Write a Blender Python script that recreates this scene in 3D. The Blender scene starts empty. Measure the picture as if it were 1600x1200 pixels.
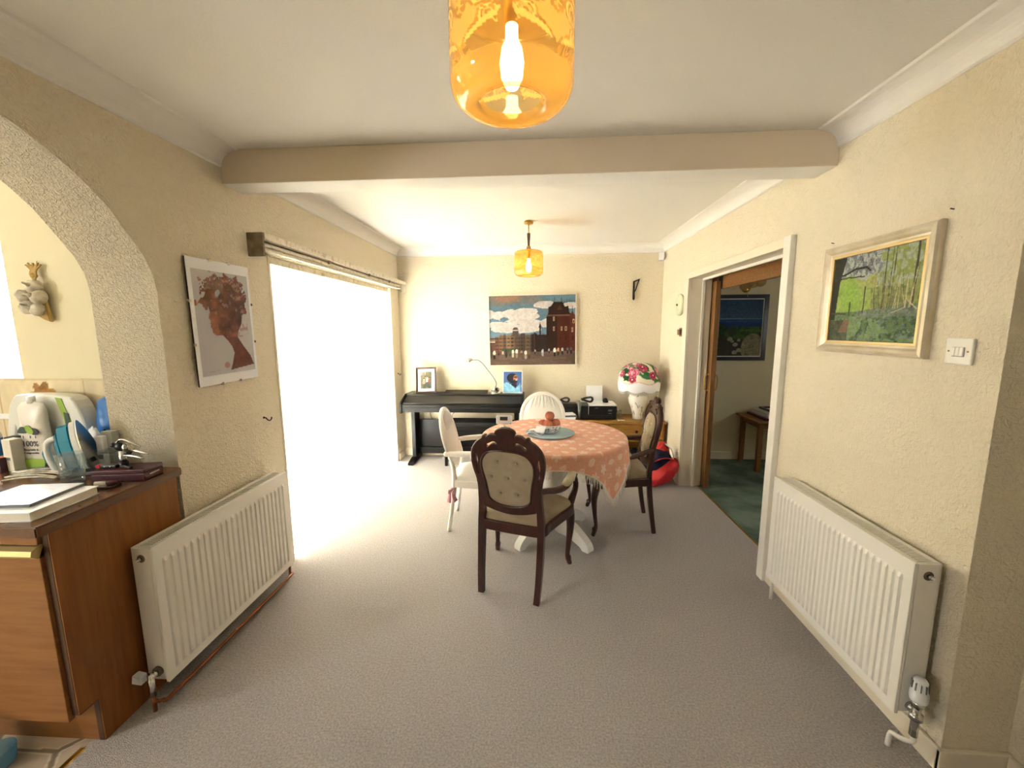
import bpy, bmesh, math, random
import numpy as np
from mathutils import Vector, Matrix
D = bpy.data
C = bpy.context.scene.collection
SC = bpy.context.scene
PI = math.pi
random.seed(7)

# ------------------------------------------------------------------ camera
cam_d = D.cameras.new('camera'); cam = D.objects.new('camera', cam_d); C.objects.link(cam)
cam_d.sensor_width = 36; cam_d.sensor_fit = 'HORIZONTAL'; cam_d.lens = 627/1600*36
cam_d.clip_start = 0.02
_yaw, _pitch, _roll = math.radians(3.64), math.radians(7.87), math.radians(-0.32)
_d = Vector((-math.sin(_yaw)*math.cos(_pitch), math.cos(_yaw)*math.cos(_pitch), -math.sin(_pitch)))
_r = Vector((math.cos(_yaw), math.sin(_yaw), 0)); _u = _r.cross(_d)
_r2 = math.cos(_roll)*_r + math.sin(_roll)*_u; _u2 = -math.sin(_roll)*_r + math.cos(_roll)*_u
cam.matrix_world = Matrix(((_r2.x, _u2.x, -_d.x, 0), (_r2.y, _u2.y, -_d.y, 0), (_r2.z, _u2.z, -_d.z, 1.5), (0, 0, 0, 1)))
SC.camera = cam

# ------------------------------------------------------------------ world and daylight
w = D.worlds.new('overcast_sky'); SC.world = w; w.use_nodes = True
bg = w.node_tree.nodes['Background']
bg.inputs[0].default_value = (0.975, 0.98, 1.0, 1); bg.inputs[1].default_value = 15.0
def portal(name, loc, rot, sx, sy):
    l = D.lights.new(name, 'AREA'); l.shape = 'RECTANGLE'; l.size = sx; l.size_y = sy
    l.cycles.is_portal = True
    o = D.objects.new(name, l); C.objects.link(o); o.location = loc; o.rotation_euler = rot
portal('daylight_patio', (-1.93, 3.35, 0.97), (0, -PI/2, 0), 1.96, 2.0)
portal('daylight_kitchen', (-3.1, 1.93, 1.6), (-PI/2, 0, 0), 1.4, 1.1)
portal('side_fill_portal', (-4.34, -1.12, 1.56), (0, -PI/2, 0), .76, .8)  # portal of the side window, an opening added for fill light
portal('hall_fill_portal', (3.93, 2.6, 1.5), (0, PI/2, 0), .34, .34)  # portal of the hall window, an opening added to brighten the hall
SC.view_settings.view_transform = 'Standard'; SC.view_settings.look = 'None'
SC.view_settings.gamma = 1; SC.view_settings.use_curve_mapping = False
SC.view_settings.exposure = 2.42

# ------------------------------------------------------------------ materials
def lin(h):
    if isinstance(h, (tuple, list)): return tuple(h[:3])
    v = [int(h[i:i+2], 16)/255 for i in (0, 2, 4)]
    return tuple(c/12.92 if c <= .04045 else ((c+.055)/1.055)**2.4 for c in v)
def mat(name, col, rough=.6, metal=0., spec=.5, coat=0., bump=0., bscale=60., bdist=.004, bdistort=0.,
        col2=None, cscale=8., cdetail=3., grain=None, cpos=(.35, .65), sheen=0., bdetail=4., vcol=False):
    m = D.materials.new(name); m.use_nodes = True; nt = m.node_tree; N = nt.nodes; L = nt.links
    b = N['Principled BSDF']
    b.inputs['Base Color'].default_value = (*lin(col), 1); b.inputs['Roughness'].default_value = rough
    b.inputs['Metallic'].default_value = metal; b.inputs['Specular IOR Level'].default_value = spec
    b.inputs['Coat Weight'].default_value = coat
    if sheen: b.inputs['Sheen Weight'].default_value = sheen
    tc = N.new('ShaderNodeTexCoord')
    src = tc.outputs['Object']
    if grain:
        mp = N.new('ShaderNodeMapping'); mp.inputs['Scale'].default_value = grain; L.new(src, mp.inputs[0]); src = mp.outputs[0]
    if col2:
        n = N.new('ShaderNodeTexNoise'); n.inputs['Scale'].default_value = cscale; n.inputs['Detail'].default_value = cdetail
        L.new(src, n.inputs['Vector'])
        r = N.new('ShaderNodeValToRGB'); r.color_ramp.elements[0].position = cpos[0]; r.color_ramp.elements[1].position = cpos[1]
        r.color_ramp.elements[0].color = (*lin(col), 1); r.color_ramp.elements[1].color = (*lin(col2), 1)
        L.new(n.outputs[0], r.inputs[0]); L.new(r.outputs[0], b.inputs['Base Color'])
    if vcol:
        a = N.new('ShaderNodeAttribute'); a.attribute_name = 'col'; L.new(a.outputs['Color'], b.inputs['Base Color'])
    if bump:
        n = N.new('ShaderNodeTexNoise'); n.inputs['Scale'].default_value = bscale; n.inputs['Detail'].default_value = bdetail
        n.inputs['Distortion'].default_value = bdistort
        L.new(tc.outputs['Object'], n.inputs['Vector'])
        bp = N.new('ShaderNodeBump'); bp.inputs['Strength'].default_value = bump; bp.inputs['Distance'].default_value = bdist
        L.new(n.outputs[0], bp.inputs['Height']); L.new(bp.outputs[0], b.inputs['Normal'])
    return m
def glassy(name, tint, rough=.02, gloss=.1, body=None, bodyfac=0., vpat=False, bodycol2=None):
    """thin clear sheet: transparent tint + fresnel gloss (+ translucent body)"""
    m = D.materials.new(name); m.use_nodes = True; nt = m.node_tree; N = nt.nodes; L = nt.links
    N.remove(N['Principled BSDF']); out = N['Material Output']
    t = N.new('ShaderNodeBsdfTransparent'); t.inputs[0].default_value = (*lin(tint), 1)
    g = N.new('ShaderNodeBsdfGlossy'); g.inputs['Roughness'].default_value = rough
    fr = N.new('ShaderNodeLayerWeight'); fr.inputs[0].default_value = .5
    pw = N.new('ShaderNodeMath'); pw.operation = 'POWER'; pw.inputs[1].default_value = 4.; L.new(fr.outputs['Facing'], pw.inputs[0])
    ml = N.new('ShaderNodeMath'); ml.operation = 'MULTIPLY_ADD'; ml.inputs[1].default_value = .6; ml.inputs[2].default_value = .04+gloss*.05
    L.new(pw.outputs[0], ml.inputs[0])
    last = t.outputs[0]
    if body:
        tr = N.new('ShaderNodeBsdfTranslucent'); tr.inputs[0].default_value = (*lin(body), 1)
        df = N.new('ShaderNodeBsdfDiffuse'); df.inputs[0].default_value = (*lin(body), 1)
        mx = N.new('ShaderNodeMixShader'); mx.inputs[0].default_value = .45
        L.new(tr.outputs[0], mx.inputs[1]); L.new(df.outputs[0], mx.inputs[2])
        m2 = N.new('ShaderNodeMixShader'); m2.inputs[0].default_value = bodyfac
        L.new(last, m2.inputs[1]); L.new(mx.outputs[0], m2.inputs[2]); last = m2.outputs[0]
        if vpat:
            a = N.new('ShaderNodeAttribute'); a.attribute_name = 'col'
            L.new(a.outputs['Fac'], m2.inputs[0])
    m3 = N.new('ShaderNodeMixShader'); L.new(ml.outputs[0], m3.inputs[0]); L.new(last, m3.inputs[1]); L.new(g.outputs[0], m3.inputs[2])
    L.new(m3.outputs[0], out.inputs[0])
    return m
def emit(name, col, s):
    m = D.materials.new(name); m.use_nodes = True; b = m.node_tree.nodes['Principled BSDF']
    b.inputs['Base Color'].default_value = (*lin(col), 1)
    b.inputs['Emission Color'].default_value = (*lin(col), 1); b.inputs['Emission Strength'].default_value = s
    return m
def cloth_translucent(name, col, trans=.5):
    m = D.materials.new(name); m.use_nodes = True; nt = m.node_tree; N = nt.nodes; L = nt.links
    N.remove(N['Principled BSDF']); out = N['Material Output']
    t = N.new('ShaderNodeBsdfTranslucent'); d = N.new('ShaderNodeBsdfDiffuse')
    t.inputs[0].default_value = (*lin(col), 1); d.inputs[0].default_value = (*lin(col), 1)
    mx = N.new('ShaderNodeMixShader'); mx.inputs[0].default_value = trans
    L.new(d.outputs[0], mx.inputs[1]); L.new(t.outputs[0], mx.inputs[2]); L.new(mx.outputs[0], out.inputs[0])
    return m

M = {}
M['wall'] = mat('cream_anaglypta', 'EEE2C8', .75, spec=.25, bump=.9, bscale=58, bdist=.012, bdistort=1.2)
M['pier'] = mat('cream_textured_plaster', 'DFD2B8', .8, spec=.2, bump=1., bscale=70, bdist=.016, bdistort=1.5)
M['kwall'] = mat('cream_kitchen_plaster', 'E2D8B8', .8, spec=.2, bump=.2, bscale=40, bdist=.003)
M['ceiling'] = mat('white_ceiling_paint', 'EDE9E2', .85, spec=.2, bump=.25, bscale=110, bdist=.003)
M['cove'] = mat('white_coving', 'F0ECE6', .6, spec=.3)
M['beam'] = mat('beam_paint', 'E6D6BE', .7, spec=.3, bump=.1, bscale=90, bdist=.002)
M['gloss_cream'] = mat('cream_gloss_paint', 'EBDFC8', .4, spec=.4)
M['gloss_white'] = mat('white_gloss_paint', 'F2EDE3', .35, spec=.5)
M['carpet'] = mat('grey_beige_carpet', 'AFA5A1', .95, spec=.1, col2='DCD4D0', cscale=130, cdetail=6, cpos=(.3, .7), bump=1., bscale=260, bdist=.012, sheen=.2, bdetail=2)
M['green_carpet'] = mat('green_carpet', '5F7060', .95, spec=.1, col2='8A9C8B', cscale=4, cdetail=8, cpos=(.4, .62), bump=1., bscale=220, bdist=.012)
M['upvc'] = mat('white_upvc', 'F4F4F2', .3)
M['glass'] = glassy('window_glass', 'FFFFFF', .01, .1)
M['blind'] = cloth_translucent('blind_fabric', 'F6F1E2', .32)
M['rad'] = mat('white_radiator_enamel', 'F1ECE2', .35, spec=.5)
M['dark_gap'] = mat('dark_grille_gap', '6E6250', .8)
M['chrome'] = mat('chrome', 'D0D0D0', .15, metal=1)
M['copper'] = mat('copper_pipe', '8E5436', .35, metal=.8)
M['brass'] = mat('brass', 'C09A4A', .3, metal=1)
M['mahogany'] = mat('mahogany', '32100A', .28, spec=.5, coat=.35, col2='43190E', cscale=9, grain=(6, 6, 1))
M['velvet'] = mat('beige_velvet', 'A19074', .85, spec=.2, sheen=.4, col2='AE9D80', cscale=12)
M['velvet_pale'] = mat('pale_beige_velvet', 'C9BEA0', .85, spec=.2, sheen=.4)
M['white_paint'] = mat('white_painted_wood', 'F2EEE8', .4)
M['white_fabric'] = mat('white_cushion_fabric', 'EDEAE4', .8, sheen=.3, bump=.1, bscale=30)
M['cane'] = mat('cream_cane_panel', 'E6DECE', .7, bump=.5, bscale=200, bdist=.002)
M['pink'] = mat('pink_ribbon', 'D99AA4', .6, sheen=.3)
M['piano'] = mat('black_piano_satin', '0B0A0A', .36, spec=.3)
M['black'] = mat('black_plastic', '0C0C0D', .35)
M['matt_black'] = mat('matt_black', '101012', .7)
M['grey'] = mat('grey_plastic', '77787A', .5)
M['white'] = mat('white_plastic', 'EEEEF0', .35)
M['paper'] = mat('white_paper', 'F2F2F4', .7)
M['silver'] = mat('silver_metal', 'C8C6C2', .22, metal=1)
M['oak'] = mat('honey_oak', '8E6230', .45, col2='724A22', cscale=6, grain=(2, 12, 12), cpos=(.3, .7))
M['oakv'] = mat('oak_vertical_grain', '8C6234', .45, col2='704A24', cscale=6, grain=(14, 14, 1.5), cpos=(.3, .7))
M['pine'] = mat('varnished_pine', 'B98A45', .4, col2='A57633', cscale=6, grain=(1.5, 12, 12))
M['cabv'] = mat('orange_wood_vertical_grain', '96602C', .45, spec=.3, col2='7E4B20', cscale=5, grain=(10, 10, .9), cpos=(.25, .75))
M['cabh'] = mat('orange_wood_horizontal_grain', '9C6A3A', .5, spec=.3, col2='84552B', cscale=5, grain=(.9, 10, 9), cpos=(.25, .75))
M['cabdark'] = mat('dark_wood_edge', '4A2A12', .5)
M['worktop'] = mat('wood_laminate_worktop', '7A4F2C', .22, spec=.6, col2='5E3A1E', cscale=5, grain=(3, 3, 3))
M['worktop_edge'] = mat('worktop_edge', '5C3A20', .4, col2='6B4527', cscale=6, grain=(10, 2, 10))
M['satin_gold'] = mat('pale_gold_strip', 'D9C489', .35, metal=.6)
M['grout'] = mat('vinyl_tile', 'D3C2AC', .45, vcol=True)
M['vcol'] = mat('painted_canvas', 'FFFFFF', .65, spec=.25, vcol=True)
M['vprint'] = mat('print_under_glass', 'FFFFFF', .25, spec=.4, vcol=True)
M['vcloth'] = mat('woven_tablecloth', 'FFFFFF', .9, spec=.1, vcol=True, sheen=.2)
M['vceramic'] = mat('decorated_ceramic', 'FFFFFF', .15, spec=.5, vcol=True, coat=.3)
M['fringe'] = mat('white_cotton_fringe', 'EFE9DD', .9)
M['gilt'] = mat('champagne_gilt_frame', 'DDD2BC', .35, metal=.35, col2='CFC0A0', cscale=10)
M['gold_slip'] = mat('gold_inner_slip', 'DCC088', .35, metal=.5)
M['dark_wood'] = mat('dark_brown_wood', '4A2A1A', .4, col2='35190D', cscale=8, grain=(2, 10, 10))
M['black_frame'] = mat('black_lacquer_frame', '0D0F18', .3)
M['peach'] = mat('peach_skin', 'C05A48', .7, col2='D98A5E', cscale=16, cpos=(.45, .65), sheen=.3)
M['teal'] = mat('teal_plastic', '1B8AA6', .25)
M['blue'] = mat('blue_plastic', '1E6FB8', .3)
M['navy'] = mat('navy_fabric', '1A2240', .8)
M['red'] = mat('red_nylon', 'C21E26', .55, bump=.5, bscale=14, bdist=.03)
M['bagwhite'] = mat('white_packaging', 'DCDCD4', .4, bump=.3, bscale=20, bdist=.01)
M['bagclear'] = mat('translucent_pouch', 'E2DCD0', .35, bump=.4, bscale=18, bdist=.01)
M['green'] = mat('lime_green_label', '8FB030', .5)
M['dkgreen'] = mat('dark_green_print', '25402F', .5)
M['charcoal'] = mat('charcoal_card', '37383A', .6)
M['maroon'] = mat('maroon_leatherette', '4A1A20', .45, bump=.2, bscale=90)
M['orange'] = mat('orange_card', 'C8714E', .6)
M['yellow'] = mat('yellow_label', 'C8C030', .5)
M['iron'] = mat('black_wrought_iron', '1A0F0C', .5)
M['garlic'] = mat('papery_garlic', 'DAD2BE', .6, col2='A79C86', cscale=30)
M['raffia'] = mat('raffia', 'B8995C', .8)
M['palegreen'] = mat('pale_green_plastic', 'D5DABA', .35)
M['brown'] = mat('brown_plastic', '7A5B45', .5)
M['grime'] = mat('weathered_wood_block', 'AE9E84', .8, col2='85745A', cscale=18, cdetail=5, bump=.2)
M['flaky'] = mat('flaking_white_paint', 'EBE2CE', .7, col2='C4B393', cscale=30, cdetail=6, cpos=(.5, .72), bump=.4, bscale=40)
M['plate'] = mat('pale_blue_ceramic', 'A9CBD6', .25, coat=.3)
M['clear'] = glassy('drinking_glass', 'E6EEF0', .02, 1.6, 'FFFFFF', .05)
M['bulb'] = emit('lit_bulb', 'FFE8B0', 5.5)
M['amber'] = glassy('amber_etched_glass', 'FFDFA0', .05, .4, 'FFD278', .3, vpat=True)
M['shell'] = glassy('amber_shell_glass', 'E0C898', .15, .4, 'D9B878', .55)
M['hedge'] = mat('hedge_leaves', '5C9A34', .8, col2='A8C850', cscale=14, bump=1., bscale=12, bdist=.1)
M['fence'] = mat('pale_painted_fence', 'BFD0E0', .7)
M['grass'] = mat('lawn', '6E9A48', .95, col2='86AE58', cscale=5)
M['slab'] = mat('patio_slabs', 'B8B2A6', .9, col2='A59E90', cscale=3)
M['teabrown'] = mat('tea_brown_ceramic', '5A3A24', .2)
M['bluebag'] = glassy('pale_blue_plastic_bag', 'BFE0F0', .2, .5, '8CC4E0', .7)
M['screen'] = mat('grey_lcd', '4E544E', .2)
M['ltgrey'] = mat('light_grey_card', 'B0B0A8', .6)
M['yellowpaint'] = mat('yellow_flowers', 'D8CF3A', .8)

# ------------------------------------------------------------------ mesh helpers
class MB:
    def __init__(s): s.bm = bmesh.new(); s.mats = []
    def mi(s, m):
        if m is None: return 0
        if m not in s.mats: s.mats.append(m)
        return s.mats.index(m)
    def _tag(s, faces, m, smooth=False):
        i = s.mi(m)
        for f in faces: f.material_index = i; f.smooth = smooth
    def box(s, x0, x1, y0, y1, z0, z1, m=None, bev=0., mtx=None, seg=2):
        b = bmesh.new(); bmesh.ops.create_cube(b, size=1)
        bmesh.ops.scale(b, vec=(abs(x1-x0), abs(y1-y0), abs(z1-z0)), verts=b.verts)
        bmesh.ops.translate(b, vec=((x0+x1)/2, (y0+y1)/2, (z0+z1)/2), verts=b.verts)
        if bev: bmesh.ops.bevel(b, geom=list(b.edges), offset=bev, segments=seg, affect='EDGES', profile=.5)
        return s.merge(b, m, mtx, smooth=False)
    def merge(s, b, m=None, mtx=None, smooth=False):
        if mtx is not None: bmesh.ops.transform(b, matrix=mtx, verts=b.verts)
        i = s.mi(m); vm = {}
        for v in b.verts: vm[v] = s.bm.verts.new(v.co)
        for f in b.faces:
            try: nf = s.bm.faces.new([vm[v] for v in f.verts])
            except ValueError: continue
            nf.material_index = i; nf.smooth = smooth
        b.free(); return s
    def raw(s, verts, faces, m=None, mtx=None, smooth=False):
        i = s.mi(m)
        vs = [s.bm.verts.new((mtx @ Vector(v)) if mtx is not None else v) for v in verts]
        for f in faces:
            try: nf = s.bm.faces.new([vs[k] for k in f])
            except ValueError: continue
            nf.material_index = i; nf.smooth = smooth
        return s
    def prism(s, poly, axis, a, b, m=None, mtx=None, bev=0.):
        """poly 2D points in the two remaining axes, extruded along axis from a to b"""
        def P(p, t):
            return {0: (t, p[0], p[1]), 1: (p[0], t, p[1]), 2: (p[0], p[1], t)}[axis]
        n = len(poly); q = bmesh.new()
        A = [q.verts.new(P(p, a)) for p in poly]; B = [q.verts.new(P(p, b)) for p in poly]
        q.faces.new(A); q.faces.new(B[::-1])
        for k in range(n): q.faces.new([A[k], B[k], B[(k+1) % n], A[(k+1) % n]])
        bmesh.ops.recalc_face_normals(q, faces=q.faces)
        if bev: bmesh.ops.bevel(q, geom=list(q.edges), offset=bev, segments=2, affect='EDGES')
        return s.merge(q, m, mtx)
    def lathe(s, prof, m=None, seg=32, mtx=None, smooth=True, cap=True, loc=(0, 0, 0)):
        vs, fs = [], []
        for (r, z) in prof:
            for k in range(seg):
                a = 2*PI*k/seg; vs.append((loc[0]+r*math.cos(a), loc[1]+r*math.sin(a), loc[2]+z))
        n = len(prof)
        for j in range(n-1):
            for k in range(seg):
                k2 = (k+1) % seg; fs.append((j*seg+k, j*seg+k2, (j+1)*seg+k2, (j+1)*seg+k))
        if cap:
            if prof[0][0] > 1e-5: fs.append(tuple(range(seg))[::-1])
            if prof[-1][0] > 1e-5: fs.append(tuple((n-1)*seg+k for k in range(seg)))
        return s.raw(vs, fs, m, mtx, smooth)
    def tube(s, pts, rad, m=None, seg=10, mtx=None, smooth=True, sub=4, flat=1., square=False):
        """smooth tube through pts; rad number or list"""
        P = [Vector(p) for p in pts]; R = rad if isinstance(rad, (list, tuple)) else [rad]*len(P)
        if sub > 1 and len(P) > 2:
            Q, RR = [], []
            for i in range(len(P)-1):
                p0 = P[max(i-1, 0)]; p1 = P[i]; p2 = P[i+1]; p3 = P[min(i+2, len(P)-1)]
                for k in range(sub):
                    t = k/sub
                    Q.append(.5*((2*p1)+(-p0+p2)*t+(2*p0-5*p1+4*p2-p3)*t*t+(-p0+3*p1-3*p2+p3)*t**3))
                    RR.append(R[i]*(1-t)+R[i+1]*t)
            Q.append(P[-1]); RR.append(R[-1]); P, R = Q, RR
        vs, fs = [], []; up = None
        if square: seg = 4
        for i, p in enumerate(P):
            t = (P[min(i+1, len(P)-1)]-P[max(i-1, 0)]).normalized()
            if up is None:
                up = Vector((0, 0, 1)) if abs(t.z) < .9 else Vector((0, 1, 0))
            x = t.cross(up).normalized(); up = x.cross(t).normalized()
            for k in range(seg):
                a = 2*PI*k/seg + (PI/4 if square else 0); vs.append(p+R[i]*(math.cos(a)*x+math.sin(a)*flat*up))
        for j in range(len(P)-1):
            for k in range(seg):
                k2 = (k+1) % seg; fs.append((j*seg+k, j*seg+k2, (j+1)*seg+k2, (j+1)*seg+k))
        fs.append(tuple(range(seg))[::-1]); fs.append(tuple((len(P)-1)*seg+k for k in range(seg)))
        return s.raw(vs, fs, m, mtx, smooth and not square)
    def ball(s, c, r, m=None, seg=16, mtx=None):
        r = (r, r, r) if not isinstance(r, (tuple, list)) else r
        b = bmesh.new(); bmesh.ops.create_uvsphere(b, u_segments=seg, v_segments=max(6, seg//2+2), radius=1)
        bmesh.ops.scale(b, vec=r, verts=b.verts); bmesh.ops.translate(b, vec=c, verts=b.verts)
        return s.merge(b, m, mtx, True)
    def cyl(s, p, q, r, m=None, seg=20, r2=None, mtx=None):
        return s.tube([p, q], [r, r if r2 is None else r2], m, seg, mtx, True, 1)
    def pad(s, outline, z0, bulge, m=None, mtx=None, rings=10, dimples=(), dr=.03, dd=.012, seg=72, edge=.5):
        """soft pad: closed outline in xy, mapped radially, bulging along +z"""
        O = resample(outline, seg); cx = sum(p[0] for p in O)/seg; cy = sum(p[1] for p in O)/seg
        vs, fs = [(cx, cy, z0+bulge)], []
        for j in range(1, rings+1):
            t = j/rings; t = 1-(1-t)**1.5 if j < rings else 1
            for k in range(seg):
                vs.append((cx+(O[k][0]-cx)*t, cy+(O[k][1]-cy)*t, z0+bulge*max(0., 1-t**3.0)**edge))
        V = []
        for v in vs:
            z = v[2]
            for d in dimples:
                q = math.hypot(v[0]-d[0], v[1]-d[1]); z -= dd*math.exp(-(q/dr)**2)
            V.append((v[0], v[1], z))
        for k in range(seg): fs.append((0, 1+k, 1+(k+1) % seg))
        for j in range(rings-1):
            for k in range(seg):
                a = 1+j*seg+k; b = 1+j*seg+(k+1) % seg; fs.append((a, a+seg, b+seg, b))
        return s.raw(V, fs, m, mtx, True)
    def curve_shape(s, loops, depth, m=None, mtx=None, bevel=0., res=6, smooth_loops=True):
        """2D loops (first outer, others holes) filled and extruded by depth (centred on z=0)"""
        cu = D.curves.new('tmp', 'CURVE'); cu.dimensions = '2D'; cu.fill_mode = 'BOTH'; cu.extrude = max(depth/2-bevel, 0)
        cu.bevel_depth = bevel; cu.bevel_resolution = 2; cu.resolution_u = res
        for lp in loops:
            if smooth_loops:
                sp = cu.splines.new('BEZIER'); sp.bezier_points.add(len(lp)-1)
                for i, p in enumerate(lp):
                    bp = sp.bezier_points[i]; bp.co = (p[0], p[1], 0); bp.handle_left_type = bp.handle_right_type = 'AUTO'
            else:
                sp = cu.splines.new('POLY'); sp.points.add(len(lp)-1)
                for i, p in enumerate(lp): sp.points[i].co = (p[0], p[1], 0, 1)
            sp.use_cyclic_u = True
        return s._from_curve(cu, m, mtx)
    def text(s, body, size, depth, m=None, mtx=None, align='CENTER'):
        cu = D.curves.new('tmp', 'FONT'); cu.body = body; cu.size = size; cu.extrude = depth; cu.align_x = align; cu.align_y = 'CENTER'
        return s._from_curve(cu, m, mtx)
    def _from_curve(s, cu, m, mtx):
        o = D.objects.new('tmp', cu); C.objects.link(o); bpy.context.view_layer.update()
        dg = bpy.context.evaluated_depsgraph_get(); me = D.meshes.new_from_object(o.evaluated_get(dg))
        b = bmesh.new(); b.from_mesh(me); D.objects.remove(o); D.curves.remove(cu); D.meshes.remove(me)
        bmesh.ops.remove_doubles(b, verts=b.verts, dist=1e-5)
        return s.merge(b, m, mtx, False)
    def build(s, name, m=None, parent=None, world=False, loc=None, autosmooth=False, recalc=True):
        if recalc: bmesh.ops.recalc_face_normals(s.bm, faces=s.bm.faces)
        me = D.meshes.new(name)
        off = parent.location.copy() if (world and parent is not None) else Vector((0, 0, 0))
        if loc is not None: off = Vector(loc)
        if off.length: bmesh.ops.translate(s.bm, vec=-off, verts=s.bm.verts)
        s.bm.to_mesh(me); s.bm.free()
        for x in (s.mats or [m]): me.materials.append(M[x] if isinstance(x, str) else x)
        o = D.objects.new(name, me); C.objects.link(o)
        if parent is not None: o.parent = parent
        if loc is not None: o.location = loc
        return o
def resample(pts, n, closed=True):
    P = [Vector((p[0], p[1])) for p in pts]
    if closed: P = P+[P[0]]
    L = [0]
    for i in range(len(P)-1): L.append(L[-1]+(P[i+1]-P[i]).length)
    out = []; j = 0
    for k in range(n):
        d = L[-1]*k/n
        while L[j+1] < d: j += 1
        t = (d-L[j])/max(L[j+1]-L[j], 1e-9); q = P[j].lerp(P[j+1], t); out.append((q.x, q.y))
    return out
def smooth_loop(pts, sub=5):
    P = [Vector((p[0], p[1])) for p in pts]; n = len(P); out = []
    for i in range(n):
        p0, p1, p2, p3 = P[i-1], P[i], P[(i+1) % n], P[(i+2) % n]
        for k in range(sub):
            t = k/sub; q = .5*((2*p1)+(-p0+p2)*t+(2*p0-5*p1+4*p2-p3)*t*t+(-p0+3*p1-3*p2+p3)*t**3); out.append((q.x, q.y))
    return out
def mirror(half):   # half outline from top centre down the right side to bottom centre
    return half + [(-x, y) for (x, y) in half[::-1] if abs(x) > 1e-6]
def thing(name, label, cat, loc=(0, 0, 0), rz=0., group=None):
    o = D.objects.new(name, None); C.objects.link(o); o.location = loc; o.rotation_euler = (0, 0, rz); o.empty_display_size = .05
    o['label'] = label; o['category'] = cat
    if group: o['group'] = group
    return o
def tag(o, label, cat, group=None, kind=None):
    o['label'] = label; o['category'] = cat
    if group: o['group'] = group
    if kind: o['kind'] = kind
    return o
def struct(name, mb, m=None, parent=None):
    o = mb.build(name, m, parent)
    if parent is None: o['kind'] = 'structure'
    return o
def dup(root, loc, rz, label, group=None):
    r = root.copy(); C.objects.link(r); r.location = loc; r.rotation_euler = (0, 0, rz); r['label'] = label
    if group: r['group'] = group
    for ch in list(root.children):
        c = ch.copy(); C.objects.link(c); c.parent = r
        for g in list(ch.children):
            d = g.copy(); C.objects.link(d); d.parent = c
    return r
def T(x=0, y=0, z=0): return Matrix.Translation((x, y, z))
def RX(a): return Matrix.Rotation(a, 4, 'X')
def RY(a): return Matrix.Rotation(a, 4, 'Y')
def RZ(a): return Matrix.Rotation(a, 4, 'Z')

# ------------------------------------------------------------------ raster painter (colours of pictures, cloth, ceramics)
def hexs(h): return np.array([int(h[i:i+2], 16)/255 for i in (0, 2, 4)])
def s2l(a): return np.where(a <= .04045, a/12.92, ((a+.055)/1.055)**2.4)
def vnoise(x, y, seed=0):
    xi = np.floor(x).astype(int); yi = np.floor(y).astype(int); fx = x-xi; fy = y-yi
    fx = fx*fx*(3-2*fx); fy = fy*fy*(3-2*fy)
    def h(a, b):
        n = (a*374761393+b*668265263+seed*982451653) & 0x7fffffff
        n = ((n ^ (n >> 13))*1274126177) & 0x7fffffff
        return ((n ^ (n >> 16)) & 0xffff)/65535.
    return (h(xi, yi)*(1-fx)+h(xi+1, yi)*fx)*(1-fy)+(h(xi, yi+1)*(1-fx)+h(xi+1, yi+1)*fx)*fy
def fbm(x, y, seed=0, o=4):
    s = 0; a = .5; t = 0
    for k in range(o): s = s+a*vnoise(x*2**k, y*2**k, seed+k); t += a; a *= .5
    return s/t
class Paint:
    def __init__(s, w, h, bg='FFFFFF'):
        s.w, s.h = w, h; s.a = np.zeros((h, w, 3))+hexs(bg)
        s.U, s.V = np.meshgrid(np.linspace(0, 1, w), np.linspace(0, 1, h))
    def put(s, mask, col, al=1.):
        c = hexs(col) if isinstance(col, str) else col
        k = (mask.astype(float)*al)[..., None]; s.a = s.a*(1-k)+c*k
    def poly(s, pts, col, al=1.):
        x, y = s.U, s.V; ins = np.zeros(x.shape, bool); n = len(pts)
        for i in range(n):
            x1, y1 = pts[i]; x2, y2 = pts[(i+1) % n]
            if y1 == y2: continue
            c = ((y1 > y) != (y2 > y)) & (x < (x2-x1)*(y-y1)/(y2-y1)+x1); ins ^= c
        s.put(ins, col, al); return ins
    def ell(s, cx, cy, rx, ry, col, al=1., rot=0.):
        dx, dy = s.U-cx, s.V-cy; c, q = math.cos(rot), math.sin(rot)
        s.put(((dx*c+dy*q)/rx)**2+((-dx*q+dy*c)/ry)**2 < 1, col, al)
    def line(s, pts, w, col, al=1.):
        for i in range(len(pts)-1):
            (x1, y1), (x2, y2) = pts[i], pts[i+1]; dx, dy = x2-x1, y2-y1; l2 = dx*dx+dy*dy+1e-12
            t = np.clip(((s.U-x1)*dx+(s.V-y1)*dy)/l2, 0, 1)
            s.put(np.hypot(s.U-x1-t*dx, s.V-y1-t*dy) < w/2, col, al)
    def rect(s, x0, y0, x1, y1, col, al=1.): s.put((s.U >= x0) & (s.U <= x1) & (s.V >= y0) & (s.V <= y1), col, al)
    def mottled(s, amt, sc, seed=0): s.a = np.clip(s.a*(1+amt*(fbm(s.U*sc, s.V*sc*s.h/s.w, seed)-.5)[..., None]*2), 0, 1)
    def sheet(s, mb, mtx, m):
        """flat coloured grid, unit square mapped by mtx (x right, y up)"""
        return colour_grid(s.w, s.h, [mtx @ Vector((u, v, 0)) for v in np.linspace(0, 1, s.h) for u in np.linspace(0, 1, s.w)], s.a.reshape(-1, 3))
def colour_grid(w, h, verts, cols, name='sheet', wrap=False):
    me = D.meshes.new(name); fs = []
    for j in range(h-1):
        for i in range(w-1): fs.append((j*w+i, j*w+i+1, (j+1)*w+i+1, (j+1)*w+i))
    me.from_pydata([tuple(v) for v in verts], [], fs)
    set_cols(me, cols); return me
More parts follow.
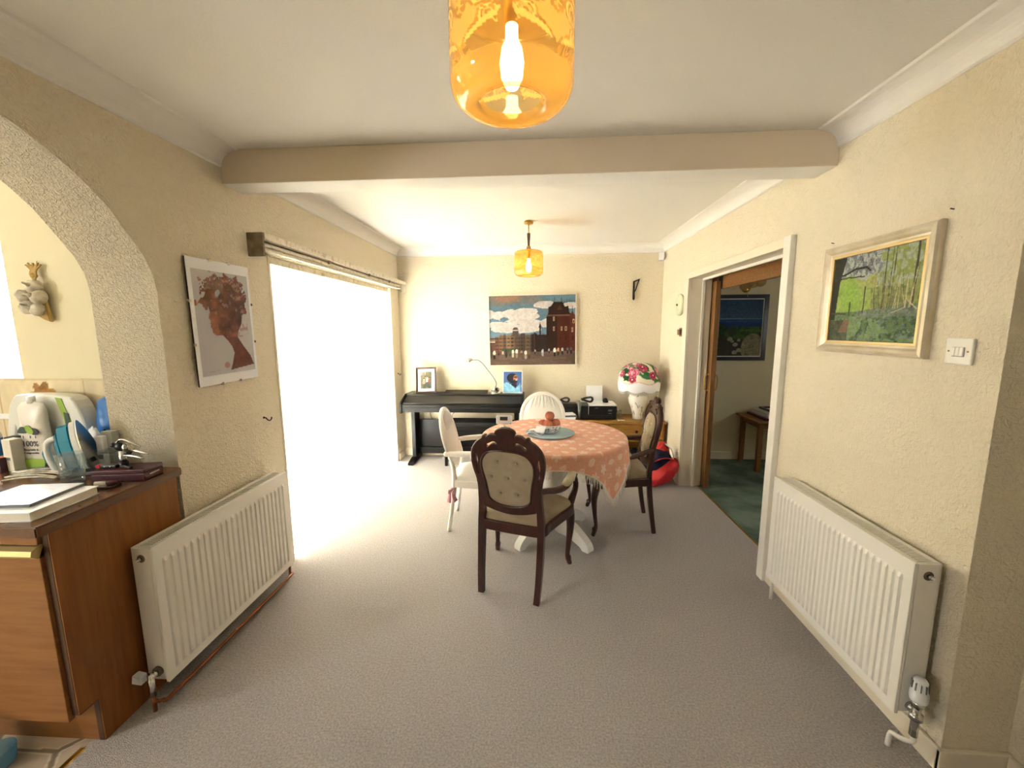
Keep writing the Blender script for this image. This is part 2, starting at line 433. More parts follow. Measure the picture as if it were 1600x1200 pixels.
def set_cols(me, cols):
    ca = me.color_attributes.new('col', 'FLOAT_COLOR', 'POINT'); c = np.ones((len(me.vertices), 4)); c[:, :3] = s2l(np.asarray(cols))
    ca.data.foreach_set('color', c.ravel()); me.color_attributes.active_color = ca
def link_mesh(name, me, m, parent=None, smooth=False, loc=None):
    me.materials.append(M[m])
    if smooth: me.polygons.foreach_set('use_smooth', [True]*len(me.polygons))
    o = D.objects.new(name, me); C.objects.link(o)
    if parent is not None: o.parent = parent
    if loc is not None: o.location = loc
    return o

# ================================================================== the setting
XL, XR, YB, ZC, ZV = -1.59, 1.37, 4.59, 2.39, 2.307
XN, YN = 1.58, 1.267          # nearer right wall, end of the nib
arch = [(1.62, 0), (1.62, 1.66), (1.61, 1.735), (1.58, 1.80), (1.53, 1.87), (1.463, 1.958), (1.40, 2.015), (1.32, 2.072), (1.22, 2.125), (1.12, 2.162), (1.0, 2.19), (.88, 2.207), (.75, 2.212)]
archm = arch + [(1.5-y, z) for (y, z) in arch[::-1][1:]]
poly = [(-2.5, 0)] + archm[::-1] + [(2.35, 0), (2.35, 1.942), (4.354, 1.942), (4.354, 0), (YB, 0), (YB, ZC), (-2.5, ZC)]
mb = MB(); mb.prism(poly, 0, XL, -1.89, 'wall')
mb.mats.append('pier'); mb.bm.normal_update()
for f in mb.bm.faces:
    c = f.calc_center_median()
    if abs(f.normal.x) < .5 and -.2 < c.y < 1.7 and .2 < c.z < 2.3: f.material_index = 1
wl = mb.build('wall_left'); wl['kind'] = 'structure'
mb = MB(); mb.prism([(YN, 0), (2.345, 0), (2.345, 1.945), (3.785, 1.945), (3.785, 0), (YB, 0), (YB, ZC), (YN, ZC)], 0, XR, XN-.02, 'wall'); struct('wall_right', mb)
mb = MB(); mb.box(XN, 1.75, -2.5, YN, 0, ZC, 'wall'); mb.box(XN-.02, 1.75, YN, YN+.14, 0, ZC, 'wall'); struct('wall_right', mb)
mb = MB(); mb.box(-1.95, XN-.02, YB, YB+.15, 0, ZC, 'wall'); struct('wall_back', mb)
mb = MB(); mb.box(-4.2, 1.75, -2.65, -2.5, 0, ZC, 'wall'); struct('wall_front', mb)
mb = MB()
WX0, WX1, WZ0, WZ1 = -3.75, -2.405, 1.10, 2.12
for (a, b, c, d) in ((-4.2, WX0, 0, ZC), (WX1, -1.89, 0, ZC), (WX0, WX1, 0, WZ0), (WX0, WX1, WZ1, ZC)): mb.box(a, b, 1.72, 1.98, c, d, 'kwall')
struct('wall_kitchen', mb)
mb = MB(); SW0, SW1, SZ0, SZ1 = -1.5, -.75, 1.2, 1.92
for (a, b, c, d) in ((-2.65, SW0, 0, ZC), (SW1, 1.98, 0, ZC), (SW0, SW1, 0, SZ0), (SW0, SW1, SZ1, ZC)): mb.box(-4.35, -4.2, a, b, c, d, 'kwall')
struct('wall_kitchen', mb)
root = struct('side_fill_window', MB().box(-4.3, -4.24, SW0, SW1, SZ0, SZ0+.06, 'upvc').box(-4.3, -4.24, SW0, SW1, SZ1-.06, SZ1, 'upvc').box(-4.3, -4.24, SW0, SW0+.06, SZ0+.06, SZ1-.06, 'upvc').box(-4.3, -4.24, SW1-.06, SW1, SZ0+.06, SZ1-.06, 'upvc'))  # unseen window, added in the kitchen side wall as fill light
MB().box(-4.272, -4.268, SW0+.06, SW1-.06, SZ0+.06, SZ1-.06, 'glass').build('pane', parent=root)
mb = MB(); mb.box(-4.35, 3.9, -2.65, 4.9, ZC, ZC+.12, 'ceiling'); struct('ceiling', mb)
mb = MB(); mb.box(-1.64, 1.532, -2.5, YB, -.06, 0, 'carpet').box(1.532, 1.75, -2.5, 1.407, -.06, 0, 'carpet'); struct('floor', mb)
mb = MB(); mb.box(1.532, 3.8, 1.407, 4.6, -.06, .004, 'green_carpet'); struct('floor', mb)
# kitchen floor: elongated hexagon vinyl tiles
mb = MB(); mb.box(-4.2, -2.6, -2.5, 1.72, -.06, 0, 'kwall'); mb.box(-2.6, -1.64, -2.5, .2, -.06, 0, 'kwall'); struct('floor', mb, 'kwall')
nx, ny = 200, 310
xs, ys = np.meshgrid(np.linspace(-2.6, -1.64, nx), np.linspace(.2, 1.72, ny))
def hexd(x, y, s=.165, st=1.45):
    x = x/st; r3 = math.sqrt(3)
    def cell(px, py):
        best = np.full(px.shape, 9.); sec = np.full(px.shape, 9.); idd = np.zeros(px.shape)
        for ox, oy in ((0, 0), (s*r3/2, s*1.5)):
            cx = np.round((px-ox)/(s*r3))*s*r3+ox; cy = np.round((py-oy)/(3*s))*3*s+oy
            for ax in (-1, 0, 1):
                for ay in (-1, 0, 1):
                    qx, qy = cx+ax*s*r3, cy+ay*3*s; d = np.hypot(px-qx, py-qy)
                    new = d < best-1e-9; sec = np.where(new, best, np.minimum(sec, np.where(np.abs(d-best) < 1e-9, 9, d)))
                    idd = np.where(new, np.abs(qx*57.3+qy*91.7), idd); best = np.where(new, d, best)
        return sec-best, idd
    return cell(y, x)
dd_, id_ = hexd(xs+.05, ys)
basec = hexs('D0BDA6')*(0.86+.28*fbm(xs*9, ys*9, 3)[..., None])*(0.93+.12*np.modf(id_)[0][..., None])
colr = np.where((dd_ < .012)[..., None], hexs('8C7B68'), np.where((dd_ < .022)[..., None], hexs('DCCDB4'), basec))
me = colour_grid(nx, ny, list(zip(xs.ravel(), ys.ravel(), np.zeros(nx*ny))), colr.reshape(-1, 3), 'floor')
o = link_mesh('floor', me, 'grout'); o['kind'] = 'structure'
mb = MB(); mb.prism([(-1.652, 0.0), (-1.648, .004), (-1.632, .004), (-1.628, 0.0)], 1, -2.4, 1.16, 'brass'); struct('trim_1', mb)
# beam
mb = MB(); mb.box(XL, XR, 2.043, 2.2, 2.228, ZC, 'beam', bev=.004)
mb.mats.append('cove'); mb.bm.normal_update()
for f in mb.bm.faces:
    if f.normal.z < -.8: f.material_index = 1
b_ = mb.build('beam', recalc=False); b_['kind'] = 'structure'; b_.name = 'trim_2'
# coving
def covepts():
    pts = [(0, ZV), (.004, ZV)]
    for k in range(9):
        a = k/8*PI/2; pts.append((.012+.085*(1-math.cos(a)), ZV+.006+.07*math.sin(a)))
    return pts+[(.105, ZC), (0, ZC)]
CP = covepts()
def cove(name, kind, at, a, b, sgn):
    mb = MB()
    if kind == 'y': mb.prism([(at+sgn*p[0], p[1]) for p in CP], 1, a, b, 'cove')
    else: mb.prism([(at+sgn*p[0], p[1]) for p in CP], 0, a, b, 'cove')
    struct(name, mb)
cove('trim_3', 'y', XL, -2.5, 2.043, 1); cove('trim_4', 'y', XL, 2.2, YB, 1)
cove('trim_5', 'y', XR, YN-.1, 2.043, -1); cove('trim_6', 'y', XR, 2.2, YB, -1)
cove('trim_7', 'x', YB, XL, XR, -1); cove('trim_8', 'y', XN, -2.5, YN, -1)
# skirting boards
def skirt(name, x0, x1, y0, y1, h=.085):
    mb = MB(); mb.box(x0, x1, y0, y1, 0, h, 'gloss_cream', bev=.004); struct(name, mb)
skirt('baseboard_right', XR-.016, XR, YN-.016, 2.30); skirt('baseboard_right', XR-.016, XR, 3.87, YB)
skirt('baseboard_right', XR-.016, XN, YN-.016, YN); skirt('baseboard_right', XN-.016, XN, -2.5, YN-.016)
skirt('baseboard_back', XL, XR-.016, YB-.016, YB); skirt('baseboard_left', XL, XL+.016, 4.375, YB-.016); skirt('baseboard_left', XL, XL+.016, 1.66, 2.33, .07)
# patio doors behind the blind
root = struct('door_1', MB().box(-1.83, -1.77, 2.352, 2.41, .002, 1.94, 'upvc').box(-1.83, -1.77, 4.29, 4.352, .002, 1.94, 'upvc').box(-1.83, -1.77, 2.41, 4.29, 1.88, 1.94, 'upvc')
              .box(-1.83, -1.77, 2.41, 4.29, .002, .07, 'upvc').box(-1.83, -1.77, 3.31, 3.39, .07, 1.88, 'upvc'))
MB().box(-1.806, -1.80, 2.41, 3.31, .07, 1.88, 'glass').build('pane', parent=root)
MB().box(-1.806, -1.80, 3.39, 4.29, .07, 1.88, 'glass').build('pane', parent=root)
# cream jamb strips beside the blind
mb = MB(); mb.box(-1.70, XL+.004, 4.336, 4.358, 0, 1.95, 'gloss_cream').box(-1.70, XL+.004, 2.345, 2.362, 0, 1.95, 'gloss_cream'); struct('trim_9', mb)
# kitchen window
root = struct('window_1', MB().box(WX0, WX1, 1.86, 1.92, WZ0+.002, WZ0+.06, 'upvc').box(WX0, WX1, 1.86, 1.92, WZ1-.06, WZ1-.002, 'upvc').box(WX0, WX0+.06, 1.86, 1.92, WZ0+.06, WZ1-.06, 'upvc')
              .box(WX1-.06, WX1, 1.86, 1.92, WZ0+.06, WZ1-.06, 'upvc').box(-3.1, -3.04, 1.86, 1.92, WZ0+.06, WZ1-.06, 'upvc'))
MB().box(WX0+.06, -3.1, 1.888, 1.892, WZ0+.06, WZ1-.06, 'glass').build('pane', parent=root)
MB().box(-3.04, WX1-.06, 1.888, 1.892, WZ0+.06, WZ1-.06, 'glass').build('pane', parent=root)
MB().box(WX0, WX1, 1.705, 1.86, WZ0-.012, WZ0+.012, 'upvc', bev=.004).build('window_sill', parent=root)
# tiled splashback band
P = Paint(240, 60, 'DCCCAA'); P.mottled(.12, 14, 5); P.a *= (0.94+.1*fbm(P.U*60, P.V*6, 8)[..., None])
for k in range(12): P.line([(k*.137+.02, 0), (k*.137+.02, 1)], .004, 'B8A27C')
P.line([(0, .985), (1, .985)], .02, 'C9B88F')
for cx in (.71, .485):
    for k in range(26):
        a = k*2.4; r = .010+.011*(k % 3)
        P.ell(cx+math.cos(a)*r, .78+math.sin(a)*r*4.2, .011, .05, ['B07A34', 'C89A54', '9A6A2C', '7A4A1E'][k % 4], .9)
mtx = Matrix(((1.6, 0, 0, -3.45), (0, 0, 1, 1.7175), (0, .38, 0, .902), (0, 0, 0, 1)))
me = P.sheet(None, mtx, None); o = link_mesh('wall_kitchen', me, 'vceramic'); o['kind'] = 'structure'; o.name = 'trim_10'

# right doorway: architrave, lining, stop bead
mb = MB()
mb.box(1.338, XR, 2.30, 2.362, .0, 1.985, 'gloss_white', bev=.003).box(1.345, XR, 3.768, 3.868, 0, 1.985, 'gloss_cream', bev=.003).box(1.345, XR, 2.362, 3.768, 1.93, 1.985, 'gloss_cream', bev=.003)
mb.box(XR, 1.55, 2.345, 2.358, 0, 1.945, 'gloss_cream').box(XR, 1.55, 3.772, 3.785, 0, 1.945, 'gloss_cream').box(XR, 1.55, 2.358, 3.772, 1.934, 1.945, 'gloss_cream')
mb.box(1.47, 1.49, 2.358, 2.372, 0, 1.934, 'gloss_white').box(1.47, 1.49, 3.757, 3.772, 0, 1.934, 'gloss_white').box(1.47, 1.49, 2.372, 3.757, 1.915, 1.934, 'gloss_white')
struct('trim_11', mb)
mb = MB(); mb.box(1.525, 1.537, 2.36, 3.77, 0, .007, 'brass', bev=.002); struct('trim_12', mb)
mb = MB(); mb.box(1.562, 1.605, 3.70, 4.50, .012, 1.90, 'oakv', bev=.003); lf = struct('door_2', mb)
for sx, x0 in ((-1, 1.562), (1, 1.605)):
    mb = MB(); mb.tube([(x0, 3.745, 1.075), (x0+sx*.03, 3.745, 1.06), (x0+sx*.036, 3.745, 1.0), (x0+sx*.03, 3.745, .94), (x0, 3.745, .925)], .005, 'brass', 8)
    mb.cyl((x0, 3.745, 1.075), (x0+sx*.004, 3.745, 1.075), .012, 'brass').cyl((x0, 3.745, .925), (x0+sx*.004, 3.745, .925), .012, 'brass'); mb.build('door_handle', parent=lf)
mb = MB(); mb.box(1.60, 1.645, 2.2, 3.67, 1.835, 1.95, 'oak').box(1.60, 1.645, 3.67, 3.745, 1.84, 1.95, 'matt_black').box(1.60, 1.645, 3.745, 4.5, 1.84, 1.95, 'oak'); struct('trim_13', mb)
# hallway shell
mb = MB(); mb.box(1.56, 3.9, 4.60, 4.75, 0, ZC, 'kwall'); struct('wall_hall', mb)
mb = MB()
for (a, b, c, d) in ((1.25, 2.45, 0, ZC), (2.75, 4.6, 0, ZC), (2.45, 2.75, 0, 1.35), (2.45, 2.75, 1.65, ZC)): mb.box(3.8, 3.95, a, b, c, d, 'kwall')
struct('wall_hall', mb)
root = struct('hall_fill_window', MB().box(3.86, 3.9, 2.45, 2.75, 1.35, 1.38, 'upvc').box(3.86, 3.9, 2.45, 2.75, 1.62, 1.65, 'upvc').box(3.86, 3.9, 2.45, 2.48, 1.38, 1.62, 'upvc').box(3.86, 3.9, 2.72, 2.75, 1.38, 1.62, 'upvc'))  # hidden window, added only to lift the light in the hallway
MB().box(3.878, 3.882, 2.48, 2.72, 1.38, 1.62, 'glass').build('pane', parent=root)
mb = MB(); mb.box(1.75, 3.9, 1.25, 1.407, 0, ZC, 'kwall'); struct('wall_hall', mb)
skirt('baseboard_hall', 1.56, 3.8, 4.585, 4.60, .09)
# outdoors
mb = MB(); mb.box(-30, -1.9, 1.99, 40, -.2, -.10, 'slab'); struct('ground', mb)
mb = MB()
for k in range(9):
    x = -3.2-k*.55+random.uniform(-.1, .1); b = bmesh.new(); bmesh.ops.create_icosphere(b, subdivisions=4, radius=.75)
    for v in b.verts: v.co *= 1+.16*(vnoise(np.array(v.co.x*6+k*3), np.array(v.co.y*6+v.co.z*5), 2)-.5)*2
    bmesh.ops.scale(b, vec=(1, .8, 1.5), verts=b.verts); bmesh.ops.translate(b, vec=(x, 6.1, 1.05 if k % 2 else .95), verts=b.verts); mb.merge(b, 'hedge', None, True)
o = mb.build('garden_hedge'); tag(o, 'bright green garden hedge outside the kitchen window', 'hedge')
mb = MB()
for k in range(12): mb.box(-7.5, -1.95, 4.5, 4.53, -.1+k*.125, -.1+k*.125+.115, 'fence')
for k in range(4): mb.box(-7.3+k*1.6, -7.22+k*1.6, 4.53, 4.6, -.1, 1.45, 'fence')
o = mb.build('garden_fence'); tag(o, 'pale painted slatted garden fence seen through the kitchen window', 'fence')
mb = MB()
for k in range(60):
    a = random.random()*6.28; r = random.random()*.4; mb.ball((-4.2+math.cos(a)*r*1.4, 3.5+math.sin(a)*r*.5, .75+random.uniform(-.5, .35)), random.uniform(.05, .1), 'yellowpaint' if k % 3 else 'hedge', 8)
mb.tube([(-4.2, 3.5, -.1), (-4.2, 3.5, .5)], .03, 'hedge')
o = mb.build('flowering_shrub'); tag(o, 'yellow flowering shrub beyond the kitchen window, in front of the fence', 'shrub')

# ================================================================== pendant lamps
def paisley(w, h, v0=0.):
    """etched pattern, 0..1 body amount, on a strip w x h; u around, v up the glass"""
    P = Paint(w, h, '4C4C4C'); n = 4; P.V = .38+(P.V-.12)/.88*.62
    for k in range(-1, n+1):
        c = k/n
        def X(t): return c+t/n
        # heart-shaped floral body
        pts = []
        for i in range(40):
            a = 2*PI*i/40; x = 16*math.sin(a)**3; y = 13*math.cos(a)-5*math.cos(2*a)-2*math.cos(3*a)-math.cos(4*a); pts.append((X(.5+x/36), .66+y/52))
        P.poly(pts, 'B4B4B4')
        for sgn in (-1, 1):
            for (cx, cy, s, rot) in ((.27, .70, 1., .5), (.33, .52, .75, -.3)):
                x0 = X(.5+sgn*cx)
                for rr, col in ((1, '606060'), (.86, 'E8E8E8'), (.62, '606060'), (.5, 'C4C4C4'), (.26, '5A5A5A')):
                    P.ell(x0, cy, .16*s*rr/n, .105*s*rr, col, 1, 0); P.poly([(x0-sgn*.14*s*rr/n, cy), (x0+sgn*.06*s*rr/n, cy-.08*s*rr), (x0+sgn*.24*s*rr/n, cy-.19*s*rr)], col)
            P.line([(X(.5+sgn*.05), .92), (X(.5+sgn*.16), .8), (X(.5+sgn*.05), .62)], .012, '5A5A5A')
            for j in range(7):
                P.ell(X(.5+sgn*(.10+.05*j)), .40+.018*j, .014/n*1.6, .045, 'E4E4E4', 1, sgn*-.25)
        for j in range(9): P.ell(X(.5+.05*math.cos(j*2.4)), .70+.09*math.sin(j*2.4), .03/n, .018, '5A5A5A')
    return np.clip((P.a[..., 0]-.3)*1.15, .08, .8)
def pendant(x, y, label):
    t = thing('pendant_lamp', label, 'lamp', (x, y, 0))
    MB().lathe([(0, 2.363), (.034, 2.363), (.038, 2.366), (.038, 2.382), (.03, 2.389), (0, 2.389)], 'brass', 28).build('ceiling_rose', parent=t)
    MB().tube([(0, 0, 2.28), (0, 0, 2.365)], .004, 'brass', 8, sub=1).build('cord', parent=t)
    MB().lathe([(0, 2.29), (.014, 2.29), (.0135, 2.27), (.0085, 2.20), (.009, 2.185), (0, 2.185)], 'dark_wood', 20).build('wooden_stem', parent=t)
    MB().lathe([(0, 2.188), (.014, 2.186), (.021, 2.165), (.021, 2.145), (.016, 2.14), (.016, 2.085), (0, 2.085)], 'brass', 24).build('lamp_holder', parent=t)
    # glass: top disc, cylinder, rounded shoulder, foot ring
    R_ = .122; prof = [(.018, 2.146, 0), (.06, 2.147, 0), (.108, 2.142, 0), (.118, 2.134, 0), (R_, 2.124, 1)]
    nv = 44
    for j in range(1, nv+1): prof.append((R_, 2.124-(2.124-1.985)*j/nv, 1-j/nv))
    for a in range(1, 10): q = a/9*PI/2; prof.append((.078+(R_-.078)*math.cos(q)**.8, 1.985-.045*math.sin(q), 0))
    prof += [(.066, 1.941, 0), (.062, 1.946, 0), (.058, 1.955, 0)]
    seg = 300; pa = paisley(seg, 60)
    vs, cs = [], []
    for (r, z, v) in prof:
        for k in range(seg+1):
            a = 2*PI*k/seg; vs.append((r*math.cos(a), r*math.sin(a), z))
            body = .2 if not (1.985 <= z <= 2.124) else pa[min(59, int(v*59)), k % seg]
            if z > 2.125: body = .4
            if z < 1.985: body = .34
            cs.append((body,)*3)
    me = colour_grid(seg+1, len(prof), vs, cs, 'glass_shade'); sh = link_mesh('glass_shade', me, 'amber', t, True)
    # factor must be linear
    ca = me.color_attributes['col']; c = np.ones((len(vs), 4)); c[:, :3] = np.array(cs); ca.data.foreach_set('color', c.ravel())
    MB().lathe([(0, 2.088), (.012, 2.086), (.0125, 2.06), (.020, 2.045), (.024, 2.02), (.021, 1.992), (.012, 1.974), (0, 1.97)], 'bulb', 20).build('bulb', parent=t)
    return t
pendant(-.052, .87, 'amber etched glass pendant lamp hanging nearest, before the ceiling beam')
pendant(-.076, 3.506, 'small-looking amber glass pendant lamp hanging beyond the beam over the table')

# ================================================================== radiators
def radiator(xw, sgn, y0, y1, z0, z1, label, group, nr, end):
    """xw wall plane, sgn direction into the room, depth .10"""
    xa, xb = xw+sgn*.022, xw+sgn*.118
    t = thing('radiator', label, 'radiator', (xw+sgn*.07, (y0+y1)/2, 0), 0, group)
    # front panel with vertical embossed channels
    ny = nr*10+1; zz = [z0, z0+.035, z0+.05, z1-.075, z1-.06, z1]; wz = [0, 0, 1, 1, 0, 0]
    mb = MB(); vs, fs = [], []; ym = .03
    for j, z in enumerate(zz):
        for i in range(ny):
            y = y0+(y1-y0)*i/(ny-1); u = (y-y0-ym)/(y1-y0-2*ym); d = 0
            if 0 < u < 1:
                q = (u*nr) % 1; d = 1 if .3 < q < .7 else (max(0, 1-abs(q-.5-(-.2 if q < .5 else .2))/.12))
            vs.append((xb+sgn*(.0015+.007*d*wz[j]), y, z))
    for j in range(len(zz)-1):
        for i in range(ny-1): fs.append((j*ny+i, j*ny+i+1, (j+1)*ny+i+1, (j+1)*ny+i))
    mb.raw(vs, fs, 'rad'); mb.box(min(xb, xb-sgn*.012), max(xb, xb-sgn*.012), y0, y1, z0, z1, 'rad', bev=.004)
    mb.build('front_panel', parent=t, world=True, recalc=False)
    MB().box(min(xa, xa+sgn*.012), max(xa, xa+sgn*.012), y0+.01, y1-.01, z0+.01, z1-.005, 'rad', bev=.003).build('rear_panel', parent=t, world=True)
    lo, hi = sorted((xa+sgn*.013, xb-sgn*.013))
    for (a, b) in ((y0+.002, y0+.014), (y1-.014, y1-.002)):
        MB().box(lo, hi, a, b, z0+.01, z1-.004, 'rad', bev=.002).build('side_panel', parent=t, world=True)
    mb = MB(); mb.box(lo, hi, y0+.014, y1-.014, z1-.05, z1-.012, 'dark_gap'); n = int((y1-y0)/.011)
    for k in range(n+1): yy = y0+.016+k*(y1-y0-.036)/n; mb.box(lo, hi, yy, yy+.0045, z1-.012, z1-.004, 'rad')
    mb.box(lo, lo+.012, y0+.014, y1-.014, z1-.012, z1-.003, 'rad').box(hi-.012, hi, y0+.014, y1-.014, z1-.012, z1-.003, 'rad'); mb.build('top_grille', parent=t, world=True)
    xm = (xa+xb)/2; ye = y0+.002
    mb = MB(); mb.cyl((xm, ye-.001, z1-.045), (xm, ye+.002, z1-.045), .016, 'dark_gap').cyl((xm, ye-.014, z1-.045), (xm, ye, z1-.045), .007, 'silver').cyl((xm, ye-.018, z1-.045), (xm, ye-.012, z1-.045), .0045, 'rad')
    mb.build('bleed_valve', parent=t, world=True)
    return t, xm
t, xm = radiator(XL, 1, 1.343, 2.178, .100, .675, 'cream-lit white radiator under the portrait print on the left wall', 'panel radiators', 24, 0)
MB().cyl((xm+.01, 1.335, .15), (xm+.01, 1.345, .15), .02, 'dark_gap').cyl((xm+.01, 1.31, .15), (xm+.01, 1.345, .15), .011, 'chrome').cyl((xm+.01, 1.31, .165), (xm+.01, 1.31, .07), .011, 'chrome').cyl((xm+.01, 1.31, .07), (xm+.01, 1.31, .003), .0075, 'copper').build('pipe_valve', parent=t, world=True)
MB().prism([(xm-.055, .135), (xm-.012, .13), (xm-.012, .165), (xm-.048, .172)], 1, 1.29, 1.32, 'white', bev=.004).build('valve_cap', parent=t, world=True)
MB().cyl((xm+.0, 2.178, .15), (xm, 2.21, .15), .011, 'chrome').cyl((xm, 2.205, .16), (xm, 2.205, .003), .0075, 'copper').build('pipe_valve', parent=t, world=True)
o = MB().tube([(xm+.01, 1.312, .045), (xm+.03, 1.33, .035), (xm+.045, 1.40, .035), (xm+.045, 2.10, .035), (xm+.01, 2.19, .012)], .0075, 'copper', 10, sub=3).build('copper_pipe')
tag(o, 'copper heating pipe running along the carpet under the left radiator', 'pipe')
t, xm = radiator(XR, -1, 1.316, 2.112, .155, .722, 'bright white radiator on the right wall beside the doorway', 'panel radiators', 26, 0)
mb = MB(); mb.cyl((xm, 1.30, .19), (xm, 1.32, .19), .016, 'chrome').cyl((xm, 1.292, .10), (xm, 1.292, .205), .012, 'chrome').cyl((xm, 1.292, .165), (xm, 1.292, .185), .019, 'chrome').cyl((xm, 1.292, .215), (xm, 1.292, .235), .017, 'chrome')
mb.tube([(xm, 1.292, .10), (xm, 1.292, .075), (xm-.02, 1.315, .062), (xm-.032, 1.335, .058), (xm-.034, 1.34, .003)], .0085, 'rad', 8); mb.build('pipe_valve', parent=t, world=True)
mb = MB(); mb.lathe([(0, 0), (.022, 0), (.025, .01), (.025, .03), (.021, .045), (.019, .075), (.014, .084), (0, .085)], 'white', 24, loc=(xm, 1.292, .235))
for k in range(10): a = 2*PI*k/10; mb.box(-.0015, .0015, .018, .0235, .045, .072, 'grey', mtx=T(xm, 1.292, .235) @ RZ(a))
mb.build('thermostat_head', parent=t, world=True)
MB().cyl((xm, 2.11, .19), (xm, 2.14, .19), .011, 'chrome').cyl((xm, 2.135, .20), (xm, 2.135, .003), .0085, 'rad').build('pipe_valve', parent=t, world=True)

# ================================================================== vertical blind and old curtain pelmet
t = thing('vertical_blind', 'cream vertical blind closed across the patio doors', 'blind', (-1.63, 3.35, 0))
MB().box(-1.655, -1.612, 2.365, 4.33, 1.895, 1.935, 'flaky', bev=.003).build('headrail', parent=t, world=True)
ys_ = [2.405+.0815*k for k in range(13)] + [3.462+.0828*k for k in range(11)]
for k, y in enumerate(ys_):
    a = math.radians(random.uniform(17, 21))
    if k == 13: a = math.radians(62)
    vs, fs = [], []; nseg = 6; zt, zb = 1.872, .028+random.uniform(-.004, .004)
    for (z) in (zb, zb+.035, zb+.0351, 1.0, 1.82, zt):
        for i in range(nseg+1):
            u = (i/nseg-.5)*.089; bow = .006*(1-(2*u/.089)**2)
            vs.append((math.sin(a)*u+math.cos(a)*bow-1.634, y-math.sin(a)*bow+math.cos(a)*u, z))
    for j in range(5):
        for i in range(nseg): q = j*(nseg+1)+i; fs.append((q, q+1, q+nseg+2, q+nseg+1))
    mb = MB(); mb.raw(vs, fs, 'blind', smooth=True)
    # bottom weight pocket (second layer) and hook
    vs2 = [(v[0]+.0015, v[1], v[2]) for v in vs[:2*(nseg+1)]]; mb.raw(vs2, [(i, i+1, i+nseg+2, i+nseg+1) for i in range(nseg)], 'blind')
    mb.tube([(-1.634, y, 1.868), (-1.634, y, 1.90)], .004, 'white', 6, sub=1)
    mb.build('slat', parent=t, world=True, recalc=False)
t = thing('curtain_pelmet', 'weathered old curtain pelmet track above the patio blind', 'curtain rail', (-1.54, 3.4, 1.96))
MB().box(XL+.001, -1.497, 2.186, 2.20, 1.902, 2.028, 'grime', bev=.002).build('end_block', parent=t, world=True)
MB().box(-1.508, -1.494, 2.20, 4.588, 1.992, 2.030, 'flaky', bev=.002).build('fascia_strip', parent=t, world=True)
MB().box(-1.588, -1.51, 2.20, 4.588, 2.004, 2.018, 'flaky').build('top_board', parent=t, world=True)
MB().box(-1.588, -1.565, 2.20, 4.588, 1.94, 2.004, 'grime').build('back_board', parent=t, world=True)
MB().box(-1.53, -1.515, 2.20, 4.45, 1.962, 1.978, 'flaky').box(-1.538, -1.507, 2.20, 4.45, 1.935, 1.946, 'flaky').box(-1.56, -1.556, 2.2, 4.45, 1.935, 1.976, 'flaky').build('curtain_track', parent=t, world=True)
MB().box(-1.565, -1.494, 4.574, 4.588, 1.90, 1.992, 'flaky', bev=.002).build('end_block', parent=t, world=True)
for y in (2.9, 3.6, 4.1): MB().box(-1.51, -1.498, y, y+.02, 1.98, 1.996, 'grime').box(-1.53, -1.50, y+.005, y+.015, 1.97, 1.982, 'grime').build('bracket', parent=t, world=True)

# ================================================================== pictures
def frame_mb(w, h, fw, depth, m, prof=None):
    """rectangular frame centred at the origin in xy, facing +z, mitred profile"""
    prof = prof or [(0, 0), (0, depth), (fw, depth), (fw, 0)]
    mb = MB(); n = len(prof); vs, fs = [], []
    for (sx, sy) in ((-1, -1), (1, -1), (1, 1), (-1, 1)):
        for (p, z) in prof: vs.append((sx*(w/2-p), sy*(h/2-p), z))
    for c in range(4):
        for k in range(n): a = c*n+k; b = c*n+(k+1) % n; a2 = ((c+1) % 4)*n+k; b2 = ((c+1) % 4)*n+(k+1) % n; fs.append((a, a2, b2, b))
    return mb, vs, fs
def picture(name, label, cat, w, h, mtx, fw, depth, mframe, P, msheet='vcol', prof=None, mount=0., slip=None, sheetname='canvas', zin=.004, loc=None):
    """mtx maps picture plane (x right, y up, z out of wall)"""
    t = thing(name, label, cat, tuple(mtx.translation))
    L = T(*(-mtx.translation)) @ mtx
    mb, vs, fs = frame_mb(w, h, fw, depth, mframe, prof); mb.raw(vs, fs, mframe, L); mb.build('frame', parent=t)
    iw, ih = w-2*fw, h-2*fw
    MB().box(-w/2+fw*.5, w/2-fw*.5, -h/2+fw*.5, h/2-fw*.5, .0005, zin-.001, 'dark_wood', mtx=L).build('backing', parent=t)
    if slip:
        mb, vs, fs = frame_mb(iw+.004, ih+.004, slip, zin+.006, 'gold_slip'); mb.raw(vs, fs, 'gold_slip', L); mb.build('inner_slip', parent=t); iw -= 2*slip; ih -= 2*slip
    if mount:
        mb, vs, fs = frame_mb(iw+.002, ih+.002, mount, zin+.003, 'paper'); mb.raw(vs, fs, 'paper', L); mb.build('mount', parent=t); iw -= 2*mount; ih -= 2*mount
    me = P.sheet(None, L @ Matrix(((iw, 0, 0, -iw/2), (0, ih, 0, -ih/2), (0, 0, 1, zin+.001), (0, 0, 0, 1))), None)
    link_mesh(sheetname, me, msheet, t)
    return t
WR = Matrix(((0, 0, -1, 0), (-1, 0, 0, 0), (0, 1, 0, 0), (0, 0, 0, 1)))     # right wall: x right -> -y, out -> -x
WL = Matrix(((0, 0, 1, 0), (1, 0, 0, 0), (0, 1, 0, 0), (0, 0, 0, 1)))       # left wall: x right -> +y, out -> +x
WB = Matrix(((1, 0, 0, 0), (0, 0, -1, 0), (0, 1, 0, 0), (0, 0, 0, 1)))      # back wall: out -> -y
rnd = random.Random(3)
